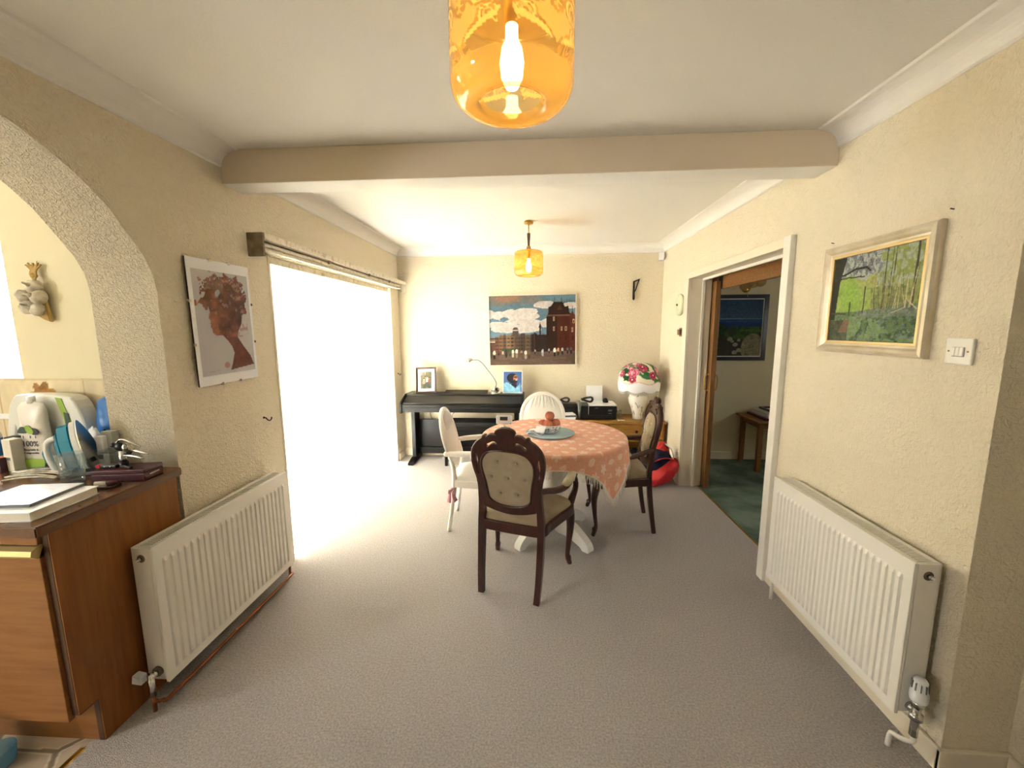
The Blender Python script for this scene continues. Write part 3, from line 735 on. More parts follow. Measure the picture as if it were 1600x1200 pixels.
# city square painting
P = Paint(170, 135, '6F8796'); g = fbm(P.U*5, P.V*7, 11, 5)
P.a = hexs('54707F')*(P.V[..., None])+hexs('9FB2B6')*(1-P.V[..., None]); 
cl = np.zeros_like(P.U)
for (cx, cy, rx, ry, k) in ((.30, .74, .24, .08, 1), (.12, .58, .14, .04, .9), (.40, .64, .2, .035, .8), (.62, .60, .16, .06, 1), (.50, .70, .1, .05, .8), (.70, .86, .14, .04, 1), (.92, .85, .12, .04, 1), (.30, .52, .3, .05, .6)):
    cl = np.maximum(cl, k*np.clip(1.3-np.hypot((P.U-cx)/rx, (P.V-cy)/ry)+(g-.5)*1.6, 0, 1))
P.put(cl > 0, hexs('C9C2BC')); P.a = P.a*(1-cl[..., None]*.8)+hexs('CDC4BC')*cl[..., None]*.8 if False else np.where((cl > .12)[..., None], P.a*(1-.5*cl[..., None])+hexs('B2ABA9')*.5*cl[..., None], hexs('5E7A89')*(.9+.3*(1-P.V[..., None]))*(.93+.14*g[..., None]))
w2 = np.clip(1.25-np.hypot((P.U-.18)/.32, (P.V-.95)/.10)+(g-.5)*2, 0, 1); P.a = P.a*(1-w2[..., None])+hexs('8C6E5A')*w2[..., None]
P.rect(0, 0, 1, .235, '5B4A40'); P.put((P.V < .235) & (fbm(P.U*6, P.V*30, 4) > .55), hexs('6E5A4C'), .6)
P.rect(0, .19, .3, .33, '4A2C22'); P.rect(0, .19, .08, .40, '5A3A30'); P.rect(.0, .33, .065, .345, 'CFC9BA'); P.rect(0, .36, .065, .37, 'A8A090')
bx = .06
for (bw, hh, col) in ((.05, .40, '6A4A3A'), (.045, .43, '7A5A44'), (.04, .44, '5A463A'), (.05, .43, '80664C'), (.045, .44, '6C5540'), (.07, .43, '564438'), (.06, .45, '4B3C34'), (.05, .43, '62503C'), (.06, .44, '4E4038'), (.07, .42, '6B5A3A'), (.06, .43, '55483A')):
    P.rect(bx, .2, bx+bw, hh, col)
    for j in range(3): P.ell(bx+bw*(.25+.25*j), hh, bw*.12, .012, col)
    for a in range(3):
        for b in range(4): P.rect(bx+bw*(.18+.28*a), .22+b*.052, bx+bw*(.18+.28*a)+.008, .22+b*.052+.025, '2C221E')
    bx += bw
P.rect(.27, .42, .34, .50, '564238'); P.ell(.305, .50, .035, .05, '4E4440'); P.rect(.27, .50, .34, .51, 'B8AFA0')
P.rect(.49, .19, .68, .44, '2C1F1C'); P.poly([(.5, .44), (.53, .47), (.56, .44)], '33231E'); P.rect(.585, .42, .60, .54, '2A2020'); P.poly([(.575, .54), (.5925, .62), (.61, .54)], '2A2222'); P.rect(.52, .19, .53, .45, '48342C')
P.poly([(.665, .2), (.665, .68), (.69, .75), (.69, .83), (.72, .84), (.75, .90), (.85, .90), (.88, .83), (.92, .84), (.93, .75), (.95, .72), (.95, .2)], '2B1712')
P.rect(.79, .2, 1, .70, '4A1D12'); P.rect(.93, .2, 1, .70, '54261A'); P.poly([(.93, .70), (.965, .77), (1, .70)], '54261A'); P.rect(.963, .74, .968, .84, '2B2020'); P.rect(.67, .70, .94, .72, '6A4A36'); P.rect(.755, .90, .76, .97, '2B2020'); P.rect(.84, .90, .845, .97, '2B2020')
P.poly([(.79, .79), (.82, .86), (.85, .79)], '4A2C20')
for (a, b) in ((.74, .66), (.83, .52), (.88, .52), (.955, .5), (.97, .62), (.74, .52), (.82, .38), (.88, .38), (.96, .38)): P.rect(a, b-.03, a+.02, b+.03, 'B59A78' if b > .45 else '3A1A12'); P.rect(a+.006, b-.02, a+.014, b+.02, '2A1410')
P.rect(.14, .19, .3, .24, '3C4A2C')
for (fx, fy, s, c1, c2) in ((.05, .12, 1.2, 'C9C2B4', '2A1416'), (.15, .13, 1, 'B7AA98', '6A5A4C'), (.19, .14, 1.1, '3A3430', '2A2422'), (.27, .14, 1.1, 'D8D2C4', 'BFB7A4'), (.315, .14, 1.2, 'E0D9CC', '8A7A68'), (.37, .15, .8, 'A0886C', '5A4A3C'), (.42, .12, 1.2, 'CFC8BC', '9A8E7C'), (.46, .12, 1.2, '6A5446', '4A3A30'), (.53, .17, .7, 'A89C8C', '2A2422'), (.62, .15, 1, 'B9C3C4', '9FA8A8'), (.695, .18, .7, 'B0B0A8', '1E1A1A'), (.76, .15, 1.2, 'E6E0D6', '1E1C22'), (.80, .16, 1.1, 'C79A6A', '3A2C24'), (.85, .17, 1, 'B8B8B0', '2A2830'), (.91, .18, .9, '5A6468', '22262C'), (.95, .18, .9, '485458', '1E2228'), (.10, .16, .7, '7A2A22', '3A2420'), (.235, .15, .8, '4A5A40', '3A3A30')):
    P.ell(fx, fy+.085*s*.8, .008*s, .012*s, '4A342A'); P.ell(fx, fy+.045*s, .013*s, .03*s, c1); P.ell(fx, fy, .012*s, .03*s, c2)
P.mottled(.12, 60, 9)
picture('city_square_painting', 'large oil painting of a city square with dark tower on the back wall', 'painting', .99, .80, T(-.059, YB-.001, 1.478) @ WB @ RZ(math.radians(.7)), .012, .028, 'gloss_cream', P, zin=.018)
# woodland painting
P = Paint(190, 160, '7FA83C'); g = fbm(P.U*9, P.V*9, 21, 5); g2 = fbm(P.U*26, P.V*18, 31, 4)
P.a = (hexs('7FA23A')*(1-g[..., None])+hexs('B7CB5A')*g[..., None])
P.put(P.U > .5, hexs('8C9450'), .75); P.put((P.U > .42) & (g2 > .52), hexs('6E7A44'), .7); P.put((P.U > .3) & (P.U < .58) & (P.V > .6), hexs('B3AE5E'), .6)
P.put((P.U > .55) & (P.V > .6) & (g2 > .5), hexs('A9B49A'), .8); sky = (P.V+.22*(g-.5)-.45*np.maximum(P.U-.42, 0) > .735) & (P.U < .62+.3*(g2-.5)) & (P.U > .08); P.put(sky, hexs('A8AEAC'), .95)
P.put(sky & (g2 > .55), hexs('6F767A'), .8); P.put((P.U > .30) & (P.U < .48) & (P.V < .62) & (P.V > .45), hexs('A39C92'), .55)
P.ell(.26, .52, .13, .17, '88B83C', .7); P.ell(.42, .5, .09, .12, '9BC03A', .5)
gr = P.V < .34+.05*np.clip((P.U-.3)*2, 0, 1); P.put(gr, hexs('5C7A46')); P.put(gr & (g2 > .5), hexs('43623E')); P.put(gr & (g > .56), hexs('7E9C5E'), .8); P.put(gr & (P.V > .27) & (P.U > .35), hexs('88867E'), .45)
P.put(gr & (fbm(P.U*40, P.V*40, 5) > .6), hexs('7F8C96'), .5); P.put((P.V < .24) & (P.U < .25), hexs('3A3428'), .6); P.poly([(.13, .10), (.24, .10), (.27, .24), (.19, .26)], '8A6048', .8)
P.poly([(0, .25), (.06, .25), (.09, .7), (.16, 1), (0, 1)], '2B2A20')
P.line([(.06, .78), (.16, .79), (.28, .84), (.42, .84), (.46, .80)], .022, '2B2A22'); P.line([(.08, .74), (.2, .75), (.4, .74)], .013, '2B2A22')
for k in range(26): x = .18+rnd.random()*.38; P.line([(x, .76+rnd.random()*.2), (x+rnd.uniform(-.08, .08), .9+rnd.random()*.1)], .004, '4A4A44')
for (x, wd) in ((.63, .012), (.93, .022), (.72, .008), (.69, .006)): P.line([(x, .36), (x+.01, 1)], wd, '4B4A38')
for k in range(34): x = .50+rnd.random()*.45; P.line([(x, .36), (x+rnd.uniform(-.05, .05), .5+rnd.random()*.3)], .005, rnd.choice(['C9B98A', '5E5636', '8A7E50', '6E6840']))
P.line([(.42, .33), (.425, .62)], .016, '5A4E42'); P.line([(.87, .36), (.87, .66)], .014, 'C4B48A'); P.line([(.87, .45), (.98, .34)], .010, 'C4B48A'); P.line([(.87, .36), (.74, .31)], .008, 'C4B48A')
P.line([(.25, .3), (.25, .45)], .02, '4F5A2C'); P.line([(0, .33), (.2, .32)], .02, '4A4A34')
P.mottled(.16, 50, 4); P.a = P.a*.78+P.a.mean(2, keepdims=True)*.20
prof = [(0, 0), (0, .018), (.006, .026), (.016, .029), (.026, .024), (.034, .016), (.042, .014), (.046, .010), (.046, 0)]
t = picture('woodland_painting', 'woodland painting in a champagne gilt frame on the right wall', 'painting', .545, .472, T(XR-.001, 1.766, 1.621) @ WR, .046, .03, 'gilt', P, prof=prof, slip=.009, zin=.006)
for y in (1.478, 2.02): MB().cyl((XR, y, 1.882), (XR-.012, y, 1.884), .002, 'iron', 6).build('nail', parent=t, world=True)
# portrait print
P = Paint(120, 180, 'BDB9BC'); g = fbm(P.U*9, P.V*13, 41, 5); g2 = fbm(P.U*18, P.V*25, 47, 4)
hair = np.clip(1.08-np.hypot((P.U-.52)/.46, (P.V-.755)/.22)+(g-.5)*1.05, 0, 2) > .13
head = P.poly([(.24, .78), (.22, .66), (.235, .60), (.20, .555), (.235, .53), (.225, .50), (.235, .485), (.22, .47), (.25, .44), (.245, .41), (.30, .385), (.42, .385), (.50, .33), (.57, .27), (.60, .20), (.55, .10), (.50, .03), (.98, .06), (.92, .16), (.80, .26), (.70, .36), (.72, .42), (.80, .50), (.86, .70), (.6, .85)], '7A3528')
m_ = hair | head
tone = np.clip((P.U-.2)*1.1, 0, 1)[..., None]
colh = (hexs('94583F')*(1-tone)+hexs('5E3238')*tone)*(.25+1.2*g[..., None])+.10*hexs('405A88')*(g2[..., None] > .62)
P.put(m_, colh); P.put(m_ & (P.V < .36), hexs('5E2E2A')*(.7+.6*g2[..., None]), .8); P.put(head & (P.U < .36) & (P.V < .62), hexs('A8684A')*(.75+.5*g2[..., None]), .6)
P.put(m_ & (g2 > .66) & (P.V > .6), hexs('C9A08A'), .45); P.put(m_ & (P.V > .83) & (P.U < .5), hexs('7A6A68'), .5); P.ell(.40, .795, .05, .03, 'A8BCC8', .7, .4)
for k in range(16): a = rnd.uniform(.2, 2.9); x = .52+.42*math.cos(a); y = .745+.2*math.sin(a); P.ell(x, y, .035, .016, '6A3C38', .9, rnd.random()*3); P.ell(x, y+.003, .018, .007, 'BDB9BC', .9, rnd.random()*3)
P.put((P.U > .72) & (P.U < .92) & (P.V > .36) & (P.V < .5) & (g2 > .58), hexs('A08078'), .8); P.ell(.44, .085, .05, .03, 'B9796A', .6)
P.line([(.06, .035), (.3, .045)], .004, '8A8A90', .6)
t = thing('portrait_print', 'clip-framed print of a red-haired woman in profile above the left radiator', 'picture', (XL, 1.953, 1.535))
Lm = WL @ RZ(math.radians(.6))
MB().box(-.1975, .1975, -.2975, .2975, .012, .018, 'dark_wood', mtx=Lm).box(-.15, .15, -.25, .25, .0005, .012, 'dark_wood', mtx=Lm).build('backing_board', parent=t)
MB().box(-.1975, .1975, -.2975, .2975, .018, .0195, 'paper', mtx=Lm).build('white_border', parent=t)
me = P.sheet(None, Lm @ Matrix(((.355, 0, 0, -.175), (0, .50, 0, -.252), (0, 0, 1, .0202), (0, 0, 0, 1))), None); link_mesh('print', me, 'vprint', t)
for (x, y) in ((-.06, .2975), (.06, .2975), (-.06, -.2975), (.06, -.2975), (-.1975, .1), (-.1975, -.1), (.1975, .1), (.1975, -.1)): MB().box(x-.006, x+.006, y-.006, y+.006, .012, .022, 'silver', mtx=Lm).build('clip', parent=t)
# seascape in the hallway
P = Paint(110, 130, '3F6A9A'); g = fbm(P.U*10, P.V*12, 61, 5)
P.a = np.where((P.V > .66)[..., None], hexs('2E5A8C')*(P.V[..., None]-.2)+hexs('8FB4CC')*(1.1-P.V[..., None])*.9, P.a); P.rect(0, .655, 1, .67, '8FA9BE'); P.rect(0, .58, 1, .655, '2F5F9E'); P.rect(0, .5, 1, .60, '1F4A86')
P.put((P.V < .5) | ((P.V < .62-P.U*.5) & (P.U < .35)), hexs('2F4A22')); P.put((P.V < .52) & (g > .5), hexs('4A6A2A')); P.rect(.5, .44, 1, .48, '5C8A34', .7)
P.put((P.V < .30) & (g > .42), hexs('3E3C2A')); P.ell(.82, .13, .26, .27, '8A8468'); P.put((np.hypot((P.U-.82)/.26, (P.V-.13)/.27) < 1) & (g > .5), hexs('A39C80'), .8); P.ell(.14, .16, .2, .2, '4A4632'); P.ell(.34, .44, .10, .09, '3E5030')
for (x, y, r) in ((.3, .30, .06), (.43, .2, .06), (.5, .28, .04), (.52, .1, .06), (.42, .06, .06), (.62, .2, .04), (.36, .26, .04)): P.ell(x, y, r, r*.6, 'B9AF9A')
P.mottled(.25, 40, 2); P.a *= .8
picture('seascape_painting', 'seascape painting with rocks in a black frame on the hallway wall', 'painting', .575, .715, T(2.21, 4.599, 1.493) @ WB, .042, .022, 'black_frame', P, mount=.010, zin=.008)

# ================================================================== mahogany carver chairs
def carver(label):
    """origin on the floor, sitter faces +y"""
    t = thing('carver_chair', label, 'chair', (0, 0, 0), 0, 'mahogany carver chairs at the table')
    tilt = math.radians(11)
    # plane of the back: local (u, w) -> x=u, leaning backwards
    BK = T(0, -.205, .50) @ RX(PI/2+tilt) @ RY(PI)      # local x -> -x, y -> up/back, z -> +y side
    BK = Matrix(((1, 0, 0, 0), (0, -math.sin(tilt), math.cos(tilt), -.205), (0, math.cos(tilt), math.sin(tilt), .50), (0, 0, 0, 1)))
    outer = mirror([(0, .492), (.028, .488), (.052, .470), (.046, .452), (.066, .452), (.088, .450), (.110, .436), (.122, .444), (.134, .428), (.165, .405), (.193, .368), (.206, .315), (.200, .25), (.184, .18), (.178, .11), (.172, .055), (.155, .020), (.115, .002), (.06, -.012), (0, -.018)])
    inner = mirror([(0, .368), (.07, .364), (.118, .345), (.148, .300), (.150, .245), (.136, .18), (.128, .12), (.122, .075), (.095, .048), (.05, .032), (0, .027)])
    h1 = [(.045, .402), (.075, .398), (.112, .376), (.120, .392), (.095, .412), (.060, .422)]
    h2 = [(.166, .315), (.178, .338), (.189, .310), (.186, .255), (.173, .205), (.170, .25)]
    loops = [outer, inner] + [h1, [(-x, y) for x, y in h1[::-1]], h2, [(-x, y) for x, y in h2[::-1]]]
    mb = MB(); mb.curve_shape(loops, .030, 'mahogany', BK, bevel=.006)
    # carved crest, shoulder scrolls and mouldings on both sides
    for z in (.016, -.0145):
        mb.tube([BK @ Vector((x, y, z)) for x, y in smooth_loop(inner, 3)+[inner[0]]], .0065, 'mahogany', 6, sub=1)
        if z < 0: continue
        for k in range(7): a = PI*(k/6); mb.ball(BK @ Vector((.026*math.cos(a), .448+.026*math.sin(a), z)), (.009, .009, .012), 'mahogany', 8)
        for sx in (-1, 1):
            mb.tube([BK @ Vector((sx*x, y, z)) for x, y in ((.02, .43), (.05, .438), (.09, .437), (.13, .418), (.17, .39), (.196, .34), (.200, .28), (.188, .21))], [.004, .007, .008, .009, .008, .007, .006, .004], 'mahogany', 8)
            mb.ball(BK @ Vector((sx*.122, .436, z)), .011, 'mahogany', 10)
    mb.build('back_frame', parent=t)
    btn = [(-.055, .30), (.055, .30), (-.095, .205), (0, .205), (.095, .205), (-.05, .11), (.05, .11)]
    inn = smooth_loop(inner, 4)
    mb = MB(); mb.pad(inn, .004, .034, 'velvet', BK, dimples=btn, dr=.022, dd=.020, rings=18); mb.build('back_cushion', parent=t)
    mb = MB(); mb.pad(inn, .008, .010, 'velvet', BK @ Matrix.Scale(-1, 4, (0, 0, 1)), dimples=btn, dr=.014, dd=.011, rings=30, seg=120); mb.build('back_panel', parent=t)
    for (u, v) in btn:
        mb = MB(); mb.ball(BK @ Vector((u, v, .022)), (.009, .009, .009), 'velvet_pale', 10).ball(BK @ Vector((u, v, -.0125)), (.008, .008, .008), 'velvet', 10); mb.build('button', parent=t)
    # seat
    so = smooth_loop(mirror([(0, .262), (.12, .258), (.215, .235), (.272, .185), (.268, .12), (.235, 0), (.205, -.12), (.195, -.185), (.165, -.215), (.08, -.222), (0, -.224)]), 4)
    mb = MB(); mb.curve_shape([so], .062, 'mahogany', T(0, 0, .399), bevel=.008, smooth_loops=False); mb.build('seat_rail', parent=t)
    mb = MB(); si = [(x*.97, y*.97) for x, y in so]; mb.pad(si, .428, .058, 'velvet', None, rings=12, edge=.42)
    mb.build('seat', parent=t)
    for sx in (-1, 1):
        mb = MB(); mb.tube([(sx*.165, -.262, 0), (sx*.172, -.24, .12), (sx*.176, -.215, .30), (sx*.176, -.205, .42), (sx*.172, -.208, .50), (sx*.172, -.222, .58), (sx*.178, -.237, .66)], [.0225, .024, .026, .027, .025, .020, .010], 'mahogany', 4, sub=5, square=True); mb.build('leg', parent=t)
        mb = MB(); mb.tube([(sx*.238, .205, .425), (sx*.247, .222, .36), (sx*.252, .235, .28), (sx*.246, .226, .17), (sx*.240, .214, .08), (sx*.243, .222, .045), (sx*.250, .238, .0)], [.030, .032, .026, .018, .0145, .019, .0155], 'mahogany', 10)
        mb.ball((sx*.243, .226, .050), (.019, .020, .016), 'mahogany', 10); mb.build('leg', parent=t)
        mb = MB(); mb.tube([(sx*.172, -.225, .635), (sx*.20, -.17, .625), (sx*.238, -.09, .608), (sx*.268, .0, .604), (sx*.282, .09, .625), (sx*.280, .145, .640), (sx*.276, .178, .628)], [.015, .017, .019, .019, .018, .020, .021], 'mahogany', 12)
        mb.ball((sx*.276, .178, .622), (.026, .024, .024), 'mahogany', 12)
        mb.tube([(sx*.277, .172, .615), (sx*.287, .200, .57), (sx*.284, .212, .52), (sx*.268, .205, .465), (sx*.250, .205, .40)], [.018, .017, .018, .022, .024], 'mahogany', 10); mb.build('arm', parent=t)
        mb = MB(); mb.tube([(sx*.256, -.035, .615), (sx*.268, .0, .622), (sx*.279, .06, .632), (sx*.283, .115, .648), (sx*.282, .135, .648)], [.014, .023, .026, .024, .015], 'velvet_pale', 14); mb.build('arm_pad', parent=t)
    for c in t.children: c.data.transform(Matrix.Scale(.9, 4, (0, 1, 0)))
    return t
def yaw(fx, fy): return math.atan2(-fx, fy)
c1 = carver('mahogany carver chair nearest the camera with its buttoned back turned to us')
c1.location = (-.090, 2.290, .0); c1.rotation_euler = (0, 0, yaw(.29, .957))
dup(c1, (.630, 3.02, 0), yaw(-.998, .035), 'mahogany carver chair on the right of the table facing left', 'mahogany carver chairs at the table')

# ================================================================== white oval-backed armchairs
def white_chair(label):
    t = thing('oval_back_chair', label, 'chair', (0, 0, 0), 0, 'white oval-backed chairs at the table')
    tilt = math.radians(14); BK = Matrix(((1, 0, 0, 0), (0, -math.sin(tilt), math.cos(tilt), -.165), (0, math.cos(tilt), math.sin(tilt), .46), (0, 0, 0, 1)))
    ov = [(.205*math.cos(a), .232+.222*math.sin(a)) for a in [2*PI*k/40 for k in range(40)]]; iv = [(.188*math.cos(a), .232+.205*math.sin(a)) for a in [2*PI*k/40 for k in range(40)]]
    MB().curve_shape([ov, iv], .026, 'white_paint', BK, bevel=.008, smooth_loops=False).build('back_frame', parent=t)
    mb = MB(); mb.pad(iv, .002, .016, 'white_fabric', BK, rings=10)
    for k in range(-3, 4): mb.tube([BK @ Vector((k*.026, .428-abs(k)*.008, .013)), BK @ Vector((k*.032, .37, .019)), BK @ Vector((k*.038, .30, .018))], [.0045, .006, .0005], 'white_fabric', 6)
    mb.build('back_cushion', parent=t)
    MB().pad(iv, .006, .006, 'cane', BK @ Matrix.Scale(-1, 4, (0, 0, 1))).build('back_panel', parent=t)
    so = smooth_loop(mirror([(0, .20), (.14, .195), (.205, .165), (.21, .05), (.19, -.10), (.165, -.17), (.08, -.185), (0, -.19)]), 4)
    MB().curve_shape([so], .055, 'white_paint', T(0, 0, .375), bevel=.006, smooth_loops=False).build('seat_rail', parent=t)
    MB().pad([(x*.96, y*.96) for x, y in so], .401, .04, 'white_fabric', None, edge=.4).build('seat', parent=t)
    for sx in (-1, 1):
        MB().tube([(sx*.172, -.215, 0), (sx*.168, -.185, .2), (sx*.165, -.165, .39), (sx*.172, -.170, .50), (sx*.185, -.192, .60)], [.0135, .016, .019, .018, .013], 'white_paint', 8, sub=4).build('leg', parent=t)
        MB().tube([(sx*.190, .165, .40), (sx*.192, .168, .2), (sx*.192, .17, 0)], [.021, .016, .012], 'white_paint', 10, sub=4).build('leg', parent=t)
        mb = MB(); mb.tube([(sx*.192, -.215, .605), (sx*.215, -.12, .612), (sx*.238, .02, .618), (sx*.240, .13, .622)], [.017, .020, .021, .021], 'white_paint', 10)
        mb.ball((sx*.192, -.212, .605), .021, 'white_paint', 10).ball((sx*.240, .138, .622), .0225, 'white_paint', 10)
        mb.tube([(sx*.238, .11, .615), (sx*.232, .10, .52), (sx*.208, .11, .40)], [.013, .013, .016], 'white_paint', 10); mb.build('arm', parent=t)
    return t
w1 = white_chair('white oval-backed armchair at the left of the table with a pink ribbon on its leg')
w1.location = (-.445, 2.965, 0); w1.rotation_euler = (0, 0, yaw(.999, .02))
dup(w1, (.045, 3.49, 0), yaw(-.02, -1), 'white oval-backed armchair behind the far side of the table', 'white oval-backed chairs at the table')
# ribbon (part of the first chair), at its near rear leg
mb = MB(); mb.lathe([(.02, -.01), (.024, 0), (.02, .01)], 'pink', 12, loc=(.170, -.182, .335))
for (p, q) in (((.19, -.19, .33), (.215, -.20, .245)), ((.185, -.18, .33), (.20, -.15, .25))):
    mb.tube([p, ((p[0]+q[0])/2+.012, (p[1]+q[1])/2, (p[2]+q[2])/2), q], [.005, .014, .018], 'pink', 8, flat=.35)
mb.ball((.195, -.185, .335), (.016, .014, .014), 'pink', 10).ball((.205, -.20, .322), (.013, .008, .018), 'pink', 8).ball((.20, -.165, .322), (.013, .008, .018), 'pink', 8)
mb.build('ribbon', parent=w1)

# ================================================================== table, cloth and what stands on it
TX, TY, TR = .115, 2.80, .502
t = thing('pedestal_table', 'white painted round pedestal table under the peach cloth', 'table', (TX, TY, 0))
MB().lathe([(0, .722), (TR-.02, .722), (TR-.004, .728), (TR-.002, .738), (TR-.008, .748), (0, .748)], 'white_paint', 72).build('tabletop', parent=t)
mb = MB(); mb.box(-.26, .26, -.03, .03, .69, .722, 'white_paint').box(-.03, .03, -.26, .26, .69, .722, 'white_paint')
mb.lathe([(0, .10), (.085, .10), (.09, .13), (.075, .17), (.078, .60), (.095, .66), (.10, .69), (0, .69)], 'white_paint', 12); mb.build('pedestal', parent=t)
for k in range(4):
    a = PI/4+k*PI/2
    MB().box(-.018, .018, -.018, .018, .15, .69, 'white_paint', bev=.003, mtx=RZ(a) @ T(.155, 0, 0)).build('post', parent=t)
    pr = [(.05, .17), (.17, .155), (.27, .105), (.335, .055), (.352, .02), (.345, 0), (.30, 0), (.27, .022), (.16, .05), (.05, .055)]
    MB().prism(smooth_loop(pr, 3), 1, -.028, .028, 'white_paint', mtx=RZ(a), bev=.0).build('foot', parent=t)
# cloth
N = 230; A_ = .592; RC = TR+.004
gx = np.linspace(-A_, A_, N); X, Y = np.meshgrid(gx, gx); R0 = np.hypot(X, Y); TH = np.arctan2(Y, X)
s_ = np.maximum(R0-RC+.012, 0); be = .018
drop = np.where(s_ < be*1.57, be*(1-np.cos(np.clip(s_/be, 0, 1.57))), be+(s_-be*1.57))
outw = np.where(s_ < be*1.57, be*np.sin(np.clip(s_/be, 0, 1.57)), be)
fold = np.clip(drop/.2, 0, 1)
outw = outw + fold*(.010+.020*np.cos(4*TH-PI)**2*np.sin(11*TH+.6)*1.2+.010*np.sin(17*TH+1.3))+drop*.06
RR_ = np.minimum(R0, RC-.012)+outw
ang = TH+fold*.03*np.sin(9*TH)
PX, PY = TX+RR_*np.cos(ang), TY+RR_*np.sin(ang); PZ = .7515-drop*.985+.0012*fbm(X*14+9, Y*14+9, 5)
base = np.zeros((N, N, 3))+hexs('EAAC90'); base *= (.95+.1*fbm(X*120+50, Y*120+50, 3, 2)[..., None])
row = 0; mask = np.zeros((N, N)); y0 = -.66
while y0 < .66:
    x0 = -.66+(row % 2)*.055; k = 0
    while x0 < .66:
        rot = (.5 if (row+k) % 2 else -.6)+.3*math.sin(k*3+row); kind = (row*2+k) % 3
        dx, dy = X-x0, Y-y0; c, q = math.cos(rot), math.sin(rot); lx, ly = dx*c+dy*q, -dx*q+dy*c
        if kind == 0: m1 = (np.abs(lx) < .019*np.clip(1-(ly/.034)**2, 0, 1)) & (np.abs(lx) > .0012)
        elif kind == 1:
            rr, aa = np.hypot(lx, ly), np.arctan2(ly, lx); m1 = (rr < .012+.022*np.abs(np.cos(2.5*aa)))
        else: rr, aa = np.hypot(lx, ly+.02), np.arctan2(lx, ly+.02); m1 = (rr < .05) & (np.abs(aa) < .42) & (np.abs(np.sin(aa*14)) > .3)
        mask = np.maximum(mask, m1); x0 += .110; k += 1
    y0 += .078; row += 1
base = np.where((mask > .5)[..., None], hexs('F5D5C4'), base)
border = (np.abs(X) > A_-.006) | (np.abs(Y) > A_-.006); base = np.where(border[..., None], hexs('F2E6DA'), base)
me = colour_grid(N, N, list(zip(PX.ravel(), PY.ravel(), PZ.ravel())), base.reshape(-1, 3), 'tablecloth')
tc_ = thing('tablecloth', 'peach tablecloth with white leaf motifs and fringe on the round table', 'tablecloth', (TX, TY, .75))
for v in me.vertices: v.co -= Vector((TX, TY, .75))
cl_ = link_mesh('cloth', me, 'vcloth', tc_, True); sm = cl_.modifiers.new('thickness', 'SOLIDIFY'); sm.thickness = .0015; sm.offset = 1
mb = MB(); rr_ = random.Random(5)
for side in range(4):
    for k in range(0, N-1, 2):
        i, j = {0: (0, k), 1: (N-1, k), 2: (k, 0), 3: (k, N-1)}[side]
        if min(R0[i, j], 9) < RC+.01: continue
        p = Vector((PX[i, j]-TX, PY[i, j]-TY, PZ[i, j]-.75)); l = .045
        a = rr_.uniform(-.006, .006); mb.tube([p+Vector((0, 0, .002)), p+Vector((a, a*.6, -l*.5)), p+Vector((a*1.6, -a, -l-rr_.uniform(0, .008)))], [.0019, .0015, .0012], 'fringe', 4, sub=1)
mb.build('fringe', parent=tc_)
ZT = .7525
# blue plate
t = MB().lathe([(0, 0), (.11, 0), (.15, .004), (.172, .010), (.173, .013), (.165, .0125), (.14, .010), (0, .009)], 'plate', 64).build('round_platter', loc=None); t.location = (.093, 2.80, ZT+.0005); tag(t, 'pale blue round platter in the middle of the peach tablecloth', 'platter')
# bowl with blue pattern
seg = 120; prof = [(.0, .001), (.048, .0), (.054, .005), (.067, .015), (.074, .030), (.077, .048), (.0785, .060), (.0765, .061), (.074, .045), (.068, .026), (.052, .014), (0, .010)]
vs, cs = [], []
for jj, (r, z) in enumerate(prof):
    pass
pr2 = []
for i in range(len(prof)-1):
    for k in range(5): u = k/5; pr2.append((prof[i][0]*(1-u)+prof[i+1][0]*u, prof[i][1]*(1-u)+prof[i+1][1]*u, i))
pr2.append((*prof[-1], 99))
for (r, z, i) in pr2:
    for k in range(seg+1):
        a = 2*PI*k/seg; vs.append((r*math.cos(a), r*math.sin(a), z)); c = hexs('F1EFEA')
        if 2 <= i <= 5:
            q = fbm(np.array(a*7+3), np.array(z*140+5), 7, 2); p = (a*9/(2*PI)) % 1; zz = (z-.032)/.016
            if abs(zz-math.sin(a*9)*.35) < .16: c = hexs('5D7BA0')
            if math.hypot((p-.5)*1.6, zz-.3) < .32: c = hexs('6F86A8')
            if math.hypot((p-.5)*1.6, zz+.6) < .26: c = hexs('A07068')
            if q > .72: c = hexs('56708C')
        cs.append(c)
me = colour_grid(seg+1, len(pr2), vs, cs, 'fruit_bowl'); o = link_mesh('fruit_bowl', me, 'vceramic', smooth=True); o.location = (.090, 2.815, ZT+.0105); tag(o, 'white china bowl with blue flowers holding peaches on the platter', 'bowl')
for (x, y, z, r, lb) in ((.040, 2.812, .825, .029, 'peach at the left rim of the bowl'), (.078, 2.785, .826, .032, 'peach at the front of the bowl'), (.132, 2.812, .826, .033, 'peach at the right rim of the bowl'), (.088, 2.852, .824, .031, 'peach at the back of the bowl'), (.090, 2.815, .878, .034, 'reddest peach on top of the pile in the bowl')):
    b = bmesh.new(); bmesh.ops.create_uvsphere(b, u_segments=28, v_segments=20, radius=r)
    for v in b.verts:
        n = v.co.normalized(); cr = math.exp(-((n.x)/.16)**2)*(.06 if n.y < 0 else 0); top = math.exp(-((1-n.z)/.06))*.16; v.co *= 1-cr-top
    mb = MB(); mb.merge(b, 'peach', RZ(random.uniform(0, 6)) @ RX(random.uniform(-.6, .6)), True); o = mb.build('peach'); o.location = (x, y, z+.004); tag(o, lb, 'peach', 'peaches in the bowl')
